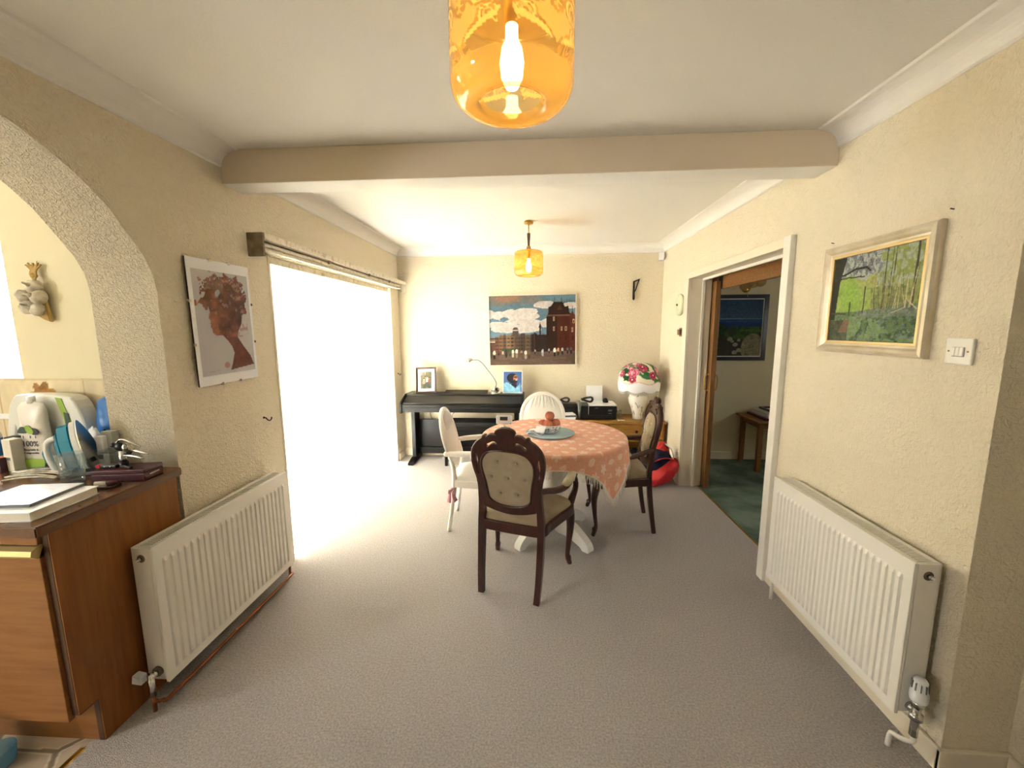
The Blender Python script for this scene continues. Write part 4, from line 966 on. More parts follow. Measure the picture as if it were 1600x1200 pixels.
# napkin / tea towel scrap and card on the platter
P = Paint(40, 40, 'D8DCE4'); P.put((np.sin(P.U*40)*np.sin(P.V*40)) > .1, hexs('2C3654')); P.rect(0, .55, 1, 1, 'F2F0EE'); P.ell(.7, .55, .12, .1, '5A2A2A')
me = colour_grid(40, 40, [(-.055+.11*u, -.035+.07*v, .006+.010*math.sin(u*5)+.014*v) for v in np.linspace(0, 1, 40) for u in np.linspace(0, 1, 40)], P.a.reshape(-1, 3), 'paper_napkin')
o = link_mesh('paper_napkin', me, 'vprint', smooth=True); o.location = (-.012, 2.745, ZT+.0125); o.rotation_euler = (0, 0, -.35); sm = o.modifiers.new('t', 'SOLIDIFY'); sm.thickness = .003; sm.offset = 1; tag(o, 'folded navy patterned napkin on the left of the platter', 'napkin')
mb = MB(); mb.box(-.036, .036, -.0012, .0012, 0, .050, 'paper', mtx=RX(-.75)); mb.box(-.036, .036, -.003, .003, -.004, .004, 'paper'); o = mb.build('white_card'); o.location = (.014, 2.728, ZT+.030); o.rotation_euler = (0, 0, -.45); tag(o, 'small white card propped on the platter beside the bowl', 'card')
# thermostat on a stand
t = thing('room_thermostat', 'white digital room thermostat on a stand at the left of the tablecloth', 'thermostat', (-.252, 2.985, ZT), -.05)
MB().box(-.062, .062, -.012, .012, .022, .092, 'white', bev=.010, seg=4, mtx=RX(-.18)).build('body', parent=t)
MB().box(-.032, .027, -.0135, -.0115, .052, .080, 'screen', bev=.001, mtx=RX(-.18)).build('screen', parent=t)
MB().tube([(.02, .0, .003), (0, .002, .010), (.0, .0, .03)], .006, 'white', 8).box(-.012, .045, -.015, .02, 0, .005, 'white', bev=.002).build('stand', parent=t)
MB().cyl((.052, -.0155, .036), (.052, -.019, .036), .003, 'grey', 8).build('button', parent=t)

# ================================================================== digital piano and what stands on it
PX0, PX1 = -1.478, -.150
t = thing('digital_piano', 'black digital piano with closed lid against the back wall', 'piano', ((PX0+PX1)/2, 4.36, 0))
body = [(4.575, .755), (4.36, .765), (4.185, .705), (4.165, .690), (4.165, .612), (4.575, .60)]
MB().prism(body, 0, PX0+.022, PX1-.022, 'piano', bev=.003).build('keybed', parent=t, world=True)
MB().prism([(4.585, .772), (4.345, .780), (4.34, .762), (4.585, .755)], 0, PX0+.018, PX1-.018, 'piano', bev=.003).build('top_board', parent=t, world=True)
MB().prism([(4.352, .768), (4.178, .7105), (4.176, .702), (4.352, .758)], 0, PX0+.026, PX1-.026, 'black', bev=.002).build('fallboard', parent=t, world=True)
MB().box(PX0+.024, PX1-.024, 4.158, 4.168, .655, .664, 'matt_black').build('key_slip', parent=t, world=True)
for x in (PX0, PX1-.022):
    MB().prism([(4.585, .60), (4.585, .775), (4.35, .785), (4.150, .712), (4.145, .60)], 0, x, x+.022, 'piano', bev=.004).build('side_cheek', parent=t, world=True)
for x in (PX0+.055, PX1-.105):
    MB().box(x, x+.045, 4.36, 4.54, .04, .60, 'piano', bev=.004).build('leg', parent=t, world=True)
    MB().prism([(4.20, .0), (4.20, .028), (4.34, .055), (4.58, .055), (4.58, 0)], 0, x-.006, x+.051, 'piano', bev=.004).build('foot', parent=t, world=True)
MB().box(PX0+.10, PX1-.105, 4.52, 4.535, .12, .455, 'piano', bev=.003).build('back_panel', parent=t, world=True)
MB().box(PX0+.10, PX1-.105, 4.47, 4.53, .06, .13, 'piano', bev=.004).build('pedal_rail', parent=t, world=True)
for x in (-.86, -.81, -.76): MB().box(x-.011, x+.011, 4.36, 4.47, .078, .084, 'brass', bev=.003).build('pedal', parent=t, world=True)
MB().prism([(4.385, .782), (4.50, .808), (4.505, .800), (4.395, .775)], 0, -1.045, -.555, 'piano', bev=.002).build('music_stand', parent=t, world=True)
for pts in ([(-1.26, 4.56, .60), (-1.255, 4.55, .56), (-1.25, 4.556, .50), (-1.22, 4.56, .40)], [(-.96, 4.56, .60), (-.95, 4.55, .55), (-.99, 4.55, .50), (-.98, 4.56, .4)], [(-.29, 4.56, .60), (-.275, 4.55, .57), (-.26, 4.55, .5), (-.25, 4.56, .35)]):
    MB().tube(pts, .003, 'black', 6).build('cable', parent=t, world=True)
# stool
t = thing('piano_stool', 'black piano stool tucked under the digital piano', 'stool', (-.72, 4.26, 0))
MB().box(-1.03, -.42, 4.19, 4.42, .455, .50, 'matt_black', bev=.012).build('seat', parent=t, world=True)
MB().box(-1.02, -.43, 4.20, 4.41, .415, .455, 'piano', bev=.003).build('frame', parent=t, world=True)
for x in (-1.015, -.465):
    for y in (4.205, 4.375): MB().box(x, x+.03, y, y+.03, 0, .415, 'piano', bev=.003).build('leg', parent=t, world=True)
def standing(name, label, cat, x, y, z, w, h, lean, rz, P, fw=0., mount=0., m='dark_wood', sheetname='photograph', rollz=0.):
    Lm = T(x, y, z) @ RZ(rz) @ RX(PI/2-lean) @ RZ(rollz) @ T(0, h/2, 0)
    tt = thing(name, label, cat, (x, y, z)); O = T(-x, -y, -z) @ Lm
    if fw:
        mb, vs, fs = frame_mb(w, h, fw, .016, m, [(0, 0), (0, .012), (fw*.3, .017), (fw, .011), (fw, 0)]); mb.raw(vs, fs, m, O); mb.build('frame', parent=tt)
    MB().box(-w/2+fw*.5+.001, w/2-fw*.5-.001, -h/2+fw*.5+.001, h/2-fw*.5-.001, -.004, .003, 'paper' if not fw else 'dark_wood', mtx=O).build('backing', parent=tt)
    MB().prism([(-.03, -.004), (.03, -.004), (.022, -.008), (-.022, -.008)], 1, -h/2+.012, h*.1, 'black', mtx=O).build('easel_back', parent=tt)
    iw, ih = w-2*fw, h-2*fw
    if mount:
        mb, vs, fs = frame_mb(iw, ih, mount, .0062, 'paper'); mb.raw(vs, fs, 'paper', O); mb.build('mount', parent=tt); iw -= 2*mount; ih -= 2*mount
    me = P.sheet(None, O @ Matrix(((iw, 0, 0, -iw/2), (0, ih, 0, -ih/2), (0, 0, 1, .0042), (0, 0, 0, 1))), None); link_mesh(sheetname, me, 'vprint', tt)
    return tt
P = Paint(50, 70, '4A4A34'); g = fbm(P.U*9, P.V*12, 71, 4); P.a = hexs('3A3A2C')*(1-g[..., None])+hexs('7A7458')*g[..., None]; P.rect(0, .8, .5, 1, '8A8A84', .6)
for (x, y, c) in ((.42, .66, 'C8946A'), (.60, .68, 'D9A67A'), (.78, .62, 'B07A54'), (.30, .56, 'D8C8B0')):
    P.ell(x, y, .07, .055, c); P.ell(x, y-.19, .12, .15, {'C8946A': '4A5A4A', 'D9A67A': 'C9C4B4', 'B07A54': '6A4434'}.get(c, '8A7A6A')); P.ell(x, y-.45, .10, .18, '3A4038'); P.ell(x, y+.035, .07, .035, '3A2A1E')
P.mottled(.3, 20, 4)
standing('framed_photograph', 'brown framed photograph of a group with white mount on the piano left end', 'picture', -1.252, 4.415, .7815, .228, .292, math.radians(10), .05, P, .021, .030, rollz=math.radians(1.2))
P = Paint(60, 75, '5A78B4'); P.a = hexs('4E6CA8')*(P.V[..., None]*.5+.5)+hexs('7F9CCB')*(1-P.V[..., None])*.45
P.poly([(.0, .0), (.03, .42), (.14, .50), (.34, .44), (.52, .30), (.66, .20), (.78, .30), (.90, .42), (.94, 0)], '86C4E6'); P.poly([(.3, .44), (.45, .52), (.72, .50), (.74, .36), (.68, .20), (.55, .28)], '3A3A4E')
P.put((P.V < .45) & (fbm(P.U*10, P.V*9, 8) > .6), hexs('B8E4F6'), .5); P.ell(.47, .70, .29, .22, '30303A'); P.ell(.5, .72, .25, .17, '3C3C48', .8); P.ell(.66, .68, .13, .16, 'C08468'); P.poly([(.52, .56), (.60, .62), (.78, .56), (.72, .44)], '3A3A4C'); P.ell(.66, .74, .11, .03, '30241E'); P.ell(.70, .60, .05, .03, 'F0E0D8')
standing('portrait_photograph', 'unframed photograph of a person in a pale blue top on the piano right end', 'picture', -.275, 4.42, .7825, .222, .252, math.radians(10), .0, P, .0, .010, sheetname='photograph')
# desk lamp
t = thing('desk_lamp', 'chrome flexible desk lamp standing on the piano', 'lamp', (-.468, 4.42, .7805))
MB().lathe([(0, 0), (.055, 0), (.055, .008), (.048, .012), (0, .012)], 'silver', 28).ball((0, 0, .042), (.045, .040, .036), 'silver', 24).build('base', parent=t)
MB().cyl((.012, -.028, .05), (.018, -.046, .055), .014, 'black').cyl((-.015, -.030, .045), (-.020, -.044, .048), .010, 'white').build('switch', parent=t)
MB().tube([(.005, 0, .07), (.010, 0, .12), (-.02, 0, .18), (-.08, 0, .26), (-.14, 0, .335), (-.185, 0, .370), (-.23, 0, .375), (-.27, 0, .370)], .0052, 'grey', 10, sub=5).build('flexible_neck', parent=t)
MB().lathe([(0, .030), (.018, .028), (.032, .016), (.040, -.004), (.034, -.004), (.0, .010)], 'silver', 24, mtx=T(-.285, 0, .368) @ RY(-.25)).build('lamp_head', parent=t)
MB().ball((-.292, 0, .360), (.020, .020, .012), 'white', 14).build('bulb', parent=t)

# ================================================================== low pine cabinet in the corner and what stands on it
CX0, CX1, CY0, CZ = .22, 1.345, 4.19, .525
t = thing('pine_cabinet', 'low honey pine cabinet with a drawer in the right back corner', 'cabinet', ((CX0+CX1)/2, 4.38, 0))
MB().box(CX0, CX1, CY0-.015, 4.572, CZ-.028, CZ, 'pine', bev=.006).build('top', parent=t, world=True)
for (a, b) in ((CX0+.012, CX0+.032), (CX1-.032, CX1-.012), (.75, .768)): MB().box(a, b, CY0+.01, 4.565, .0, CZ-.028, 'pine').build('side_panel', parent=t, world=True)
MB().box(CX0+.032, CX1-.032, CY0+.02, 4.56, .0, .055, 'pine').build('plinth', parent=t, world=True)
MB().box(CX0+.032, CX1-.032, 4.55, 4.565, .055, CZ-.028, 'pine').build('back', parent=t, world=True)
MB().box(CX0+.032, CX1-.032, CY0+.02, 4.55, .30, .315, 'pine').build('shelf', parent=t, world=True)
for (a, b) in ((CX0+.036, .747), (.772, CX1-.036)):
    d = MB().box(a, b, CY0-.002, CY0+.016, .335, CZ-.034, 'pine', bev=.003).build('drawer', parent=t, world=True)
    k_ = MB().ball(((a+b)/2, CY0-.018, .42), (.016, .012, .016), 'iron', 12).cyl(((a+b)/2, CY0-.012, .42), ((a+b)/2, CY0, .42), .006, 'iron'); k_ = k_.build('knob', parent=d, loc=None)
    bpy.context.view_layer.update(); k_.data.transform(T(*(-t.location)))
# shoes on the open shelf
for (x, a, lb) in ((.93, .1, 'blue trainer in the open bottom of the pine cabinet, left one'), (1.07, -.15, 'blue trainer in the open bottom of the pine cabinet, right one')):
    tt = thing('trainer_shoe', lb, 'shoe', (x, 4.32, .316-.2595), a)
    mb = MB(); mb.tube([(0, -.13, .03), (0, -.09, .045), (0, 0, .062), (0, .07, .085), (0, .12, .085)], [.026, .040, .043, .040, .028], 'navy', 14); mb.build('upper', parent=tt)
    mb = MB(); mb.prism(smooth_loop([(-.03, -.15), (.03, -.15), (.042, -.08), (.036, .02), (.036, .12), (0, .15), (-.036, .12), (-.036, .02), (-.042, -.08)], 3), 2, 0, .022, 'blue'); mb.build('sole', parent=tt)
# printer
t = thing('printer', 'black printer with paper in the rear tray on the pine cabinet', 'printer', (.655, 4.38, CZ))
MB().box(.462, .848, 4.255, 4.50, CZ+.004, CZ+.150, 'black', bev=.010).build('body', parent=t, world=True)
MB().box(.555, .846, 4.258, 4.50, CZ+.150, CZ+.164, 'white', bev=.005).build('scanner_lid', parent=t, world=True)
MB().box(.445, .475, 4.27, 4.48, CZ+.02, CZ+.175, 'grey', bev=.006).build('side_cover', parent=t, world=True)
MB().box(.51, .80, 4.250, 4.258, CZ+.012, CZ+.05, 'black', bev=.003).build('output_tray', parent=t, world=True)
MB().box(.755, .795, 4.2515, 4.256, CZ+.095, CZ+.112, 'grey').box(.760, .792, 4.2515, 4.256, CZ+.068, CZ+.076, 'grey').build('control_panel', parent=t, world=True)
MB().box(.615, .650, 4.2515, 4.256, CZ+.126, CZ+.131, 'grey').build('badge', parent=t, world=True)
MB().box(.555, .735, 4.505, 4.508, CZ+.10, CZ+.335, 'paper', mtx=T(0, 4.5, CZ) @ RX(-.12) @ T(0, -4.5, -CZ)).build('paper', parent=t, world=True)
for sx in (.475,): MB().tube([(.548, 4.252, CZ+.18), (.548, 4.250, CZ+.06)], .0022, 'white', 6, sub=1).build('charging_cable', parent=t, world=True)
def coil(name, label, c, r, n, thick, m, cat='cable', rz=0., lean=.5):
    pts = []
    for k in range(n*14+1):
        a = 2*PI*k/14; rr = r*(1+.12*math.sin(k*1.7)); pts.append(T(*c) @ RZ(rz) @ RX(lean) @ Vector((rr*1.5*math.cos(a), rr*math.sin(a)*.8, thick*1.5*math.sin(k*.9)+k*thick*.02)))
    mb = MB(); mb.tube(pts, thick, m, 6, sub=2); o = mb.build(name, loc=c); tag(o, label, cat); return o
coil('coiled_cable', 'coil of black cable lying on the left of the printer lid', (.545, 4.36, CZ+.200), .038, 6, .0075, 'black', lean=.55, rz=-.2)
mb = MB(); mb.lathe([(0, 0), (.022, 0), (.028, .015), (.026, .035), (.017, .047), (0, .05)], 'black', 18, loc=(.745, 4.40, CZ+.1645)); mb.box(.735, .775, 4.37, 4.43, CZ+.165, CZ+.19, 'black', bev=.008); o = mb.build('webcam', loc=(.745, 4.40, CZ+.1645)); tag(o, 'small dark gadget on the right of the printer lid', 'gadget')
# second black device with papers below it
t = thing('document_scanner', 'dark low machine at the left end of the pine cabinet behind the white chair', 'machine', (.32, 4.44, CZ))
MB().box(.235, .435, 4.37, 4.56, CZ+.0, CZ+.10, 'matt_black', bev=.006).build('body', parent=t, world=True)
MB().prism([(4.36, CZ+.10), (4.56, CZ+.115), (4.56, CZ+.14), (4.42, CZ+.145), (4.355, CZ+.112)], 0, .225, .440, 'black', bev=.006).build('lid', parent=t, world=True)
coil('coiled_cable', 'loop of black cable on top of the dark low machine', (.31, 4.46, CZ+.178), .030, 4, .0075, 'black', lean=.9)
for k, (z, dx, th, lb) in enumerate(((0, 0, .030, 'thick pale paper stack under the envelopes on the pine cabinet'), (.031, .01, .018, 'thin grey folder between the paper stack and the envelope'), (.050, -.01, .012, 'white envelope topmost of the paper stack on the pine cabinet'))):
    o = MB().box(-.075, .075, -.06, .06, 0, th, ('white', 'grey', 'paper')[k], bev=.002).build('paper_stack' if k < 2 else 'envelope'); o.location = (.335+dx, 4.285, CZ+z+.001); o.rotation_euler = (0, 0, .1*k); tag(o, lb, 'papers')
# floral lamp
LX, LY = 1.088, 4.345
t = thing('table_lamp', 'table lamp with scalloped floral shade on the pine cabinet in the corner', 'lamp', (LX, LY, CZ))
prof = [(.0, .0), (.062, .0), (.066, .008), (.064, .02), (.070, .06), (.088, .12), (.112, .185), (.120, .225), (.112, .262), (.085, .288), (.058, .300), (.056, .315), (.040, .32), (0, .32)]
pr2 = []
for i in range(len(prof)-1):
    for k in range(4): u = k/4; pr2.append((prof[i][0]*(1-u)+prof[i+1][0]*u, prof[i][1]*(1-u)+prof[i+1][1]*u))
pr2.append(prof[-1]); seg = 140; vs, cs = [], []; rq = random.Random(9)
marks = [(rq.random()*2*PI, .05+rq.random()*.22, rq.uniform(-1, 1)) for _ in range(34)]
for (r, z) in pr2:
    for k in range(seg+1):
        a = 2*PI*k/seg; vs.append((r*math.cos(a)*.88, r*math.sin(a)*.88, z)); c = hexs('F0EADB')
        for (ma, mz, ms) in marks:
            dx = ((a-ma+PI) % (2*PI)-PI)*.1; dz = z-mz; lx = dx*math.cos(ms)+dz*math.sin(ms); ly = -dx*math.sin(ms)+dz*math.cos(ms)
            if abs(lx) < .004 and abs(ly) < .016: c = hexs('6F7064') if ms > -.4 else hexs('B08070')
        cs.append(c)
me = colour_grid(seg+1, len(pr2), vs, cs, 'ceramic_base'); link_mesh('ceramic_base', me, 'vceramic', t, True)
MB().cyl((0, 0, .31), (0, 0, .40), .008, 'brass').ball((0, 0, .44), (.03, .03, .04), 'white', 14).build('bulb_and_holder', parent=t)
# dome shade with scalloped skirt: painted flowers
nu, nvv = 200, 64; U = np.linspace(0, 1, nu); V = np.linspace(0, 1, nvv); vs, cs = [], []
P = Paint(nu, nvv, 'EFE6CF'); rq = random.Random(12)
def flower(cx, cy, s, c1, c2):
    for k in range(5): a = k*2*PI/5+cx*9; P.ell(cx+math.cos(a)*.030*s, cy+math.sin(a)*.085*s, .026*s, .075*s, c1, 1, 0)
    for k in range(5): a = k*2*PI/5+cx*9+.3; P.ell(cx+math.cos(a)*.026*s, cy+math.sin(a)*.07*s, .012*s, .035*s, c2, 1, 0)
    P.ell(cx, cy, .010*s, .03*s, 'F0E0D0')
def leaf(cx, cy, s, rot, c):
    P.poly([(cx+(x*math.cos(rot)-y*math.sin(rot))*s, cy+(x*math.sin(rot)+y*math.cos(rot))*s*2.8) for x, y in ((-.05, 0), (-.015, .02), (.03, .012), (.055, 0), (.02, -.016), (-.02, -.018))], c)
for k in range(95): leaf(rq.random(), .30+rq.random()*.62, rq.uniform(.8, 1.4), rq.random()*6.28, rq.choice(['2F6A3A', '3E7A48', '27552F']))
for k in range(36): flower(rq.random(), .36+(k % 6)*.10+rq.uniform(-.03, .03), rq.uniform(.5, .85), rq.choice(['C2486A', 'B03A5A', 'D0708A']), rq.choice(['8E2444', 'E0A0B0']))
P.put(P.V < .27+.03*np.sin(P.U*2*PI*6), hexs('F4F2F2')); P.put(np.abs(P.V-(.27+.03*np.sin(P.U*2*PI*6))) < .012, hexs('D9B0B0'), .7)
for v in V:
    for u in U:
        a = 2*PI*u
        if v > .25:
            q = (v-.25)/.75*PI/2; r = .215*math.cos(q)**.62 if v < 1 else .0; z = .40+.205*math.sin(q)
        else:
            q = v/.25; r = .205+.010*math.sin(q*PI/2); z = .40-.075*(1-q)-(1-q)*.018*abs(math.sin(a*4))
        r *= 1+.035*abs(math.cos(a*3))*(1-v)
        vs.append((max(r, .001)*math.cos(a), max(r, .001)*math.sin(a), z))
me = colour_grid(nu, nvv, vs, P.a.reshape(-1, 3), 'lamp_shade'); o = link_mesh('lamp_shade', me, 'vcloth', t, True); sm = o.modifiers.new('t', 'SOLIDIFY'); sm.thickness = .003
mb = MB()
for k in range(90):
    a = 2*PI*k/90; z = .325-.018*abs(math.sin(a*4)); mb.tube([(.205*math.cos(a), .205*math.sin(a), z+.004), (.205*math.cos(a+.02), .205*math.sin(a+.02), z-.028)], .0028, 'fringe', 4, sub=1)
mb.build('shade_fringe', parent=t)
# ornaments beside the lamp
for (x, y, s, m_, lb) in ((.895, 4.42, 1., 'garlic', 'pale frilly seashell ornament between the printer and the floral lamp'), (.862, 4.36, .55, 'raffia', 'small brown seashell beside the printer')):
    mb = MB()
    for k in range(9): a = k*.7; mb.ball((math.cos(a)*.022*s, math.sin(a)*.016*s, (.024+.018*(k % 3))*s), (.022*s, .010*s, .024*s), m_, 10, mtx=RZ(k*.5))
    mb.lathe([(0, 0), (.024*s, 0), (.018*s, .012*s), (0, .016*s)], m_, 12); o = mb.build('seashell'); o.location = (x, y, CZ+.0005); tag(o, lb, 'shell')
mb = MB(); mb.ball((0, 0, .009), .009, 'paper', 12).tube([(.006, 0, .007), (.03, .005, .006), (.07, .003, .005)], .0045, 'paper', 8); o = mb.build('ceramic_trinket'); o.location = (.855, 4.215, CZ+.0005); tag(o, 'tiny white trinket near the front edge of the pine cabinet', 'ornament')
# red bag on the floor
t = thing('red_bag', 'red and navy rucksack slumped on the carpet behind the right chair', 'bag', (1.17, 3.82, 0))
def blob(mb, c, r, m_, rot=0., seed=0, amp=.18, tilt=0.):
    b = bmesh.new(); bmesh.ops.create_icosphere(b, subdivisions=4, radius=1)
    for v in b.verts:
        n = v.co.copy(); v.co *= 1+amp*(float(fbm(np.array(n.x*2.2+seed+9), np.array(n.y*2.2+n.z*2+9), seed))-.5)*2
        if v.co.z < -.75: v.co.z = -.75
    bmesh.ops.scale(b, vec=r, verts=b.verts); mb.merge(b, m_, T(*c) @ RZ(rot) @ RY(tilt), True)
mb = MB(); blob(mb, (.03, -.03, .125), (.19, .12, .085), 'red', .3, 3, .12, -.62); mb.build('front_pocket', parent=t)
mb = MB(); blob(mb, (.0, .03, .20), (.14, .11, .15), 'navy', .2, 6, .2, -.5); mb.build('body', parent=t)
mb = MB(); blob(mb, (.045, .06, .29), (.075, .06, .10), 'red', .4, 8, .25, .15); mb.build('top_flap', parent=t)
mb = MB(); mb.tube([(-.08, -.05, .22), (0, -.09, .275), (.08, -.08, .275), (.14, -.03, .245)], .011, 'red', 8, flat=.5).tube([(.06, .02, .39), (.10, -.02, .36), (.13, -.02, .29), (.13, -.02, .25)], .006, 'white', 6); mb.build('strap', parent=t)

# ================================================================== things on the walls
t = thing('wall_dial', 'pale green round dial hanging on the right wall near the corner', 'dial', (XR, 3.995, 1.715))
R90 = Matrix(((0, 0, -1, 0), (1, 0, 0, 0), (0, 1, 0, 0), (0, 0, 0, 1)))
MB().lathe([(0, 0), (.085, 0), (.100, .004), (.103, .018), (.092, .032), (.080, .036), (.074, .030), (.058, .028), (.050, .034), (.022, .036), (0, .036)], 'palegreen', 40, mtx=R90).build('case', parent=t)
MB().lathe([(0, .036), (.010, .036), (.008, .046), (0, .047)], 'brown', 14, mtx=R90).build('knob', parent=t)
t = thing('wall_socket', 'small brown control box on the right wall under the pale dial', 'switch', (XR, 3.965, 1.457))
MB().box(-.006, -.0005, -.035, .035, -.040, .040, 'brown', bev=.002).build('plate', parent=t); MB().box(-.026, -.006, -.028, .028, -.026, .026, 'brown', bev=.004).build('knob', parent=t)
t = thing('light_switch', 'white triple light switch right of the woodland painting', 'light switch', (XR, 1.389, 1.419))
MB().box(-.011, -.0005, -.0425, .0425, -.043, .043, 'gloss_white', bev=.004).build('plate', parent=t)
for k in range(3): MB().box(-.0165, -.010, -.019+k*.0125, -.008+k*.0125, -.016, .012, 'gloss_white', bev=.0015, mtx=RY(.06)).box(-.0115, -.0105, -.0205+k*.0125, -.0065+k*.0125, -.0175, .0135, 'grey').build('rocker', parent=t)
for sy in (-.030, .030): MB().cyl((-.0105, sy, 0), (-.0125, sy, 0), .003, 'brass', 10).build('screw', parent=t)
t = thing('alarm_sensor', 'small white alarm sensor in the top right back corner', 'sensor', (1.325, 4.53, 2.255))
MB().box(-.028, .028, -.018, .018, -.042, .042, 'white', bev=.006, mtx=RZ(-.5)).build('case', parent=t); MB().box(-.018, .018, -.0195, -.017, -.028, .01, 'gloss_white', bev=.0005, mtx=RZ(-.5)).build('lens', parent=t); MB().box(-.01, .035, .01, .06, -.02, .02, 'white', mtx=RZ(-.5) @ Matrix.Scale(.8, 4)).build('mount', parent=t)
mb = MB(); mb.prism([(-.018, 0), (-.002, -.002), (.004, -.19), (-.008, -.205), (-.018, -.19)], 1, -.022, -.001, 'iron', bev=.002); mb.prism([(-.018, 0), (.052, .028), (.050, .012), (-.01, -.012)], 1, -.018, -.004, 'iron')
mb.tube([(.046, -.012, .018), (.028, -.012, -.035), (.012, -.012, -.09), (.0, -.012, -.11)], .006, 'iron', 8); o = mb.build('wall_bracket'); o.location = (1.062, YB, 2.005); tag(o, 'black wrought iron bracket on the back wall right of the painting', 'bracket')
for (x, y, z, nx, lb) in ((XL, 2.19, .995, 1, 'dark curled coat hook on the left wall above the radiator'), (XL, 4.46, 1.0, 1, 'dark curled hook on the left wall in the far corner above the piano')):
    mb = MB(); mb.ball((.004, 0, 0), (.004, .007, .007), 'iron', 10).tube([(.002, 0, 0), (.012, .004, -.002), (.018, .012, -.016), (.022, .024, -.022), (.024, .035, -.015), (.024, .038, -.004)], .0035, 'iron', 8); o = mb.build('wall_hook'); o.location = (x, y, z); tag(o, lb, 'hook')
# garlic string in the kitchen
t = thing('garlic_string', 'string of ceramic garlic bulbs hanging on the kitchen wall', 'ornament', (-2.235, 1.712, 1.78))
for (x, z, s, a) in ((.01, -.085, 1., .2), (-.045, -.125, .95, .8), (.025, -.130, 1.05, -.3), (-.03, -.175, 1., .4), (.01, -.185, .95, -.5)):
    mb = MB(); b = bmesh.new(); bmesh.ops.create_uvsphere(b, u_segments=24, v_segments=16, radius=.031*s)
    for v in b.verts: an = math.atan2(v.co.y, v.co.x); v.co.x *= 1+.07*math.cos(6*an); v.co.y *= 1+.07*math.cos(6*an); v.co.z *= .85
    mb.merge(b, 'garlic', None, True); mb.lathe([(.014*s, .018*s), (.006*s, .034*s), (.004*s, .05*s), (0, .052*s)], 'garlic', 10)
    mb.bm.transform(T(x, -.030, z) @ RZ(a) @ RX(1.3)); mb.build('bulb', parent=t)
mb = MB()
for k in range(7): a = (k-3)*.22; mb.tube([(0, -.015, -.06), (a*.02, -.018, -.03), (a*.02, -.014, -.01), (a*.055, -.012, .012+.008*(k % 2))], .004, 'raffia', 6)
mb.ball((0, -.016, -.035), (.014, .012, .012), 'raffia', 10); mb.tube([(.01, -.004, .03), (.004, -.006, .0), (0, -.01, -.03)], .0015, 'raffia', 6); mb.build('raffia_tie', parent=t)
mb = MB(); mb.prism([(-.05, -.19), (.02, -.23), (.05, -.24), (.04, -.19), (.03, -.11), (-.01, -.10)], 1, -.02, -.002, 'raffia', bev=.004); mb.build('straw_backing', parent=t)

# ================================================================== hallway things
t = thing('pine_bench_table', 'small pine table against the hallway wall through the doorway', 'table', (2.70, 4.36, 0))
MB().box(2.235, 3.20, 4.13, 4.585, .525, .548, 'oak', bev=.004).build('top', parent=t, world=True)
MB().box(2.285, 3.14, 4.175, 4.195, .465, .525, 'oak').box(2.285, 2.305, 4.195, 4.55, .465, .525, 'oak').box(3.12, 3.14, 4.195, 4.55, .465, .525, 'oak').box(2.305, 3.12, 4.53, 4.55, .465, .525, 'oak').build('apron', parent=t, world=True)
for x in (2.275, 3.105):
    for y in (4.165, 4.515): MB().box(x, x+.045, y, y+.045, .004, .525, 'oak', bev=.003).build('leg', parent=t, world=True)
for k, (z, x0, x1, y0, y1, th, m_, lb) in enumerate(((.5485, 2.33, 2.86, 4.17, 4.54, .022, 'maroon', 'dark flat book, lowest on the hallway table'), (.571, 2.36, 2.88, 4.18, 4.53, .022, 'paper', 'large pale book above the dark one on the hallway table'), (.5935, 2.37, 2.87, 4.21, 4.53, .020, 'bagwhite', 'grey-white album below the tray on the hallway table'))):
    tt = MB().box(x0, x1, y0, y1, z, z+th, m_, bev=.002).build('book', loc=((x0+x1)/2, (y0+y1)/2, z)); tag(tt, lb, 'book')
t = thing('shallow_tray', 'black-edged shallow tray on top of the hallway books', 'tray', (2.62, 4.38, .614))
mb, vs, fs = frame_mb(.36, .26, .018, .022, 'black_frame'); mb.raw(vs, fs, 'black_frame'); mb.build('rim', parent=t); MB().box(-.165, .165, -.115, .115, .001, .006, 'cane').build('base', parent=t)
t = thing('shell_wall_light', 'amber shell-shaped glass wall light above the seascape painting', 'wall light', (2.25, 4.60, 1.94))
MB().lathe([(0, 0), (.045, 0), (.05, .008), (.03, .02), (0, .022)], 'brass', 24, mtx=T(0, 0, -.02) @ RX(PI/2)).tube([(0, -.02, -.02), (0, -.07, -.03), (.0, -.10, -.01)], .006, 'brass', 8).tube([(0, -.03, -.05), (.01, -.03, -.09), (.015, -.03, -.115)], .002, 'brass', 6).build('arm', parent=t)
for (x, z, rx, a) in ((-.055, .005, .062, .3), (.035, .03, .062, 0), (.105, .035, .055, -.5)):
    mb = MB(); n = 36; vs, fs = [(0, 0, 0)], []
    for j in range(1, 7):
        for k in range(n): aa = 2*PI*k/n; r = rx*j/6*(1+.05*math.cos(aa*12)*(j/6)); vs.append((r*math.cos(aa), -.03*(1-(j/6)**2)-.004*math.cos(aa*12)*(j/6), r*math.sin(aa)*.95))
    fs += [(0, 1+k, 1+(k+1) % n) for k in range(n)]
    for j in range(5):
        for k in range(n): fs.append((1+j*n+k, 1+(j+1)*n+k, 1+(j+1)*n+(k+1) % n, 1+j*n+(k+1) % n))
    mb.raw(vs, fs, 'shell', T(x, -.085, z) @ RZ(a) @ RX(.15), True); mb.build('glass_shell', parent=t)

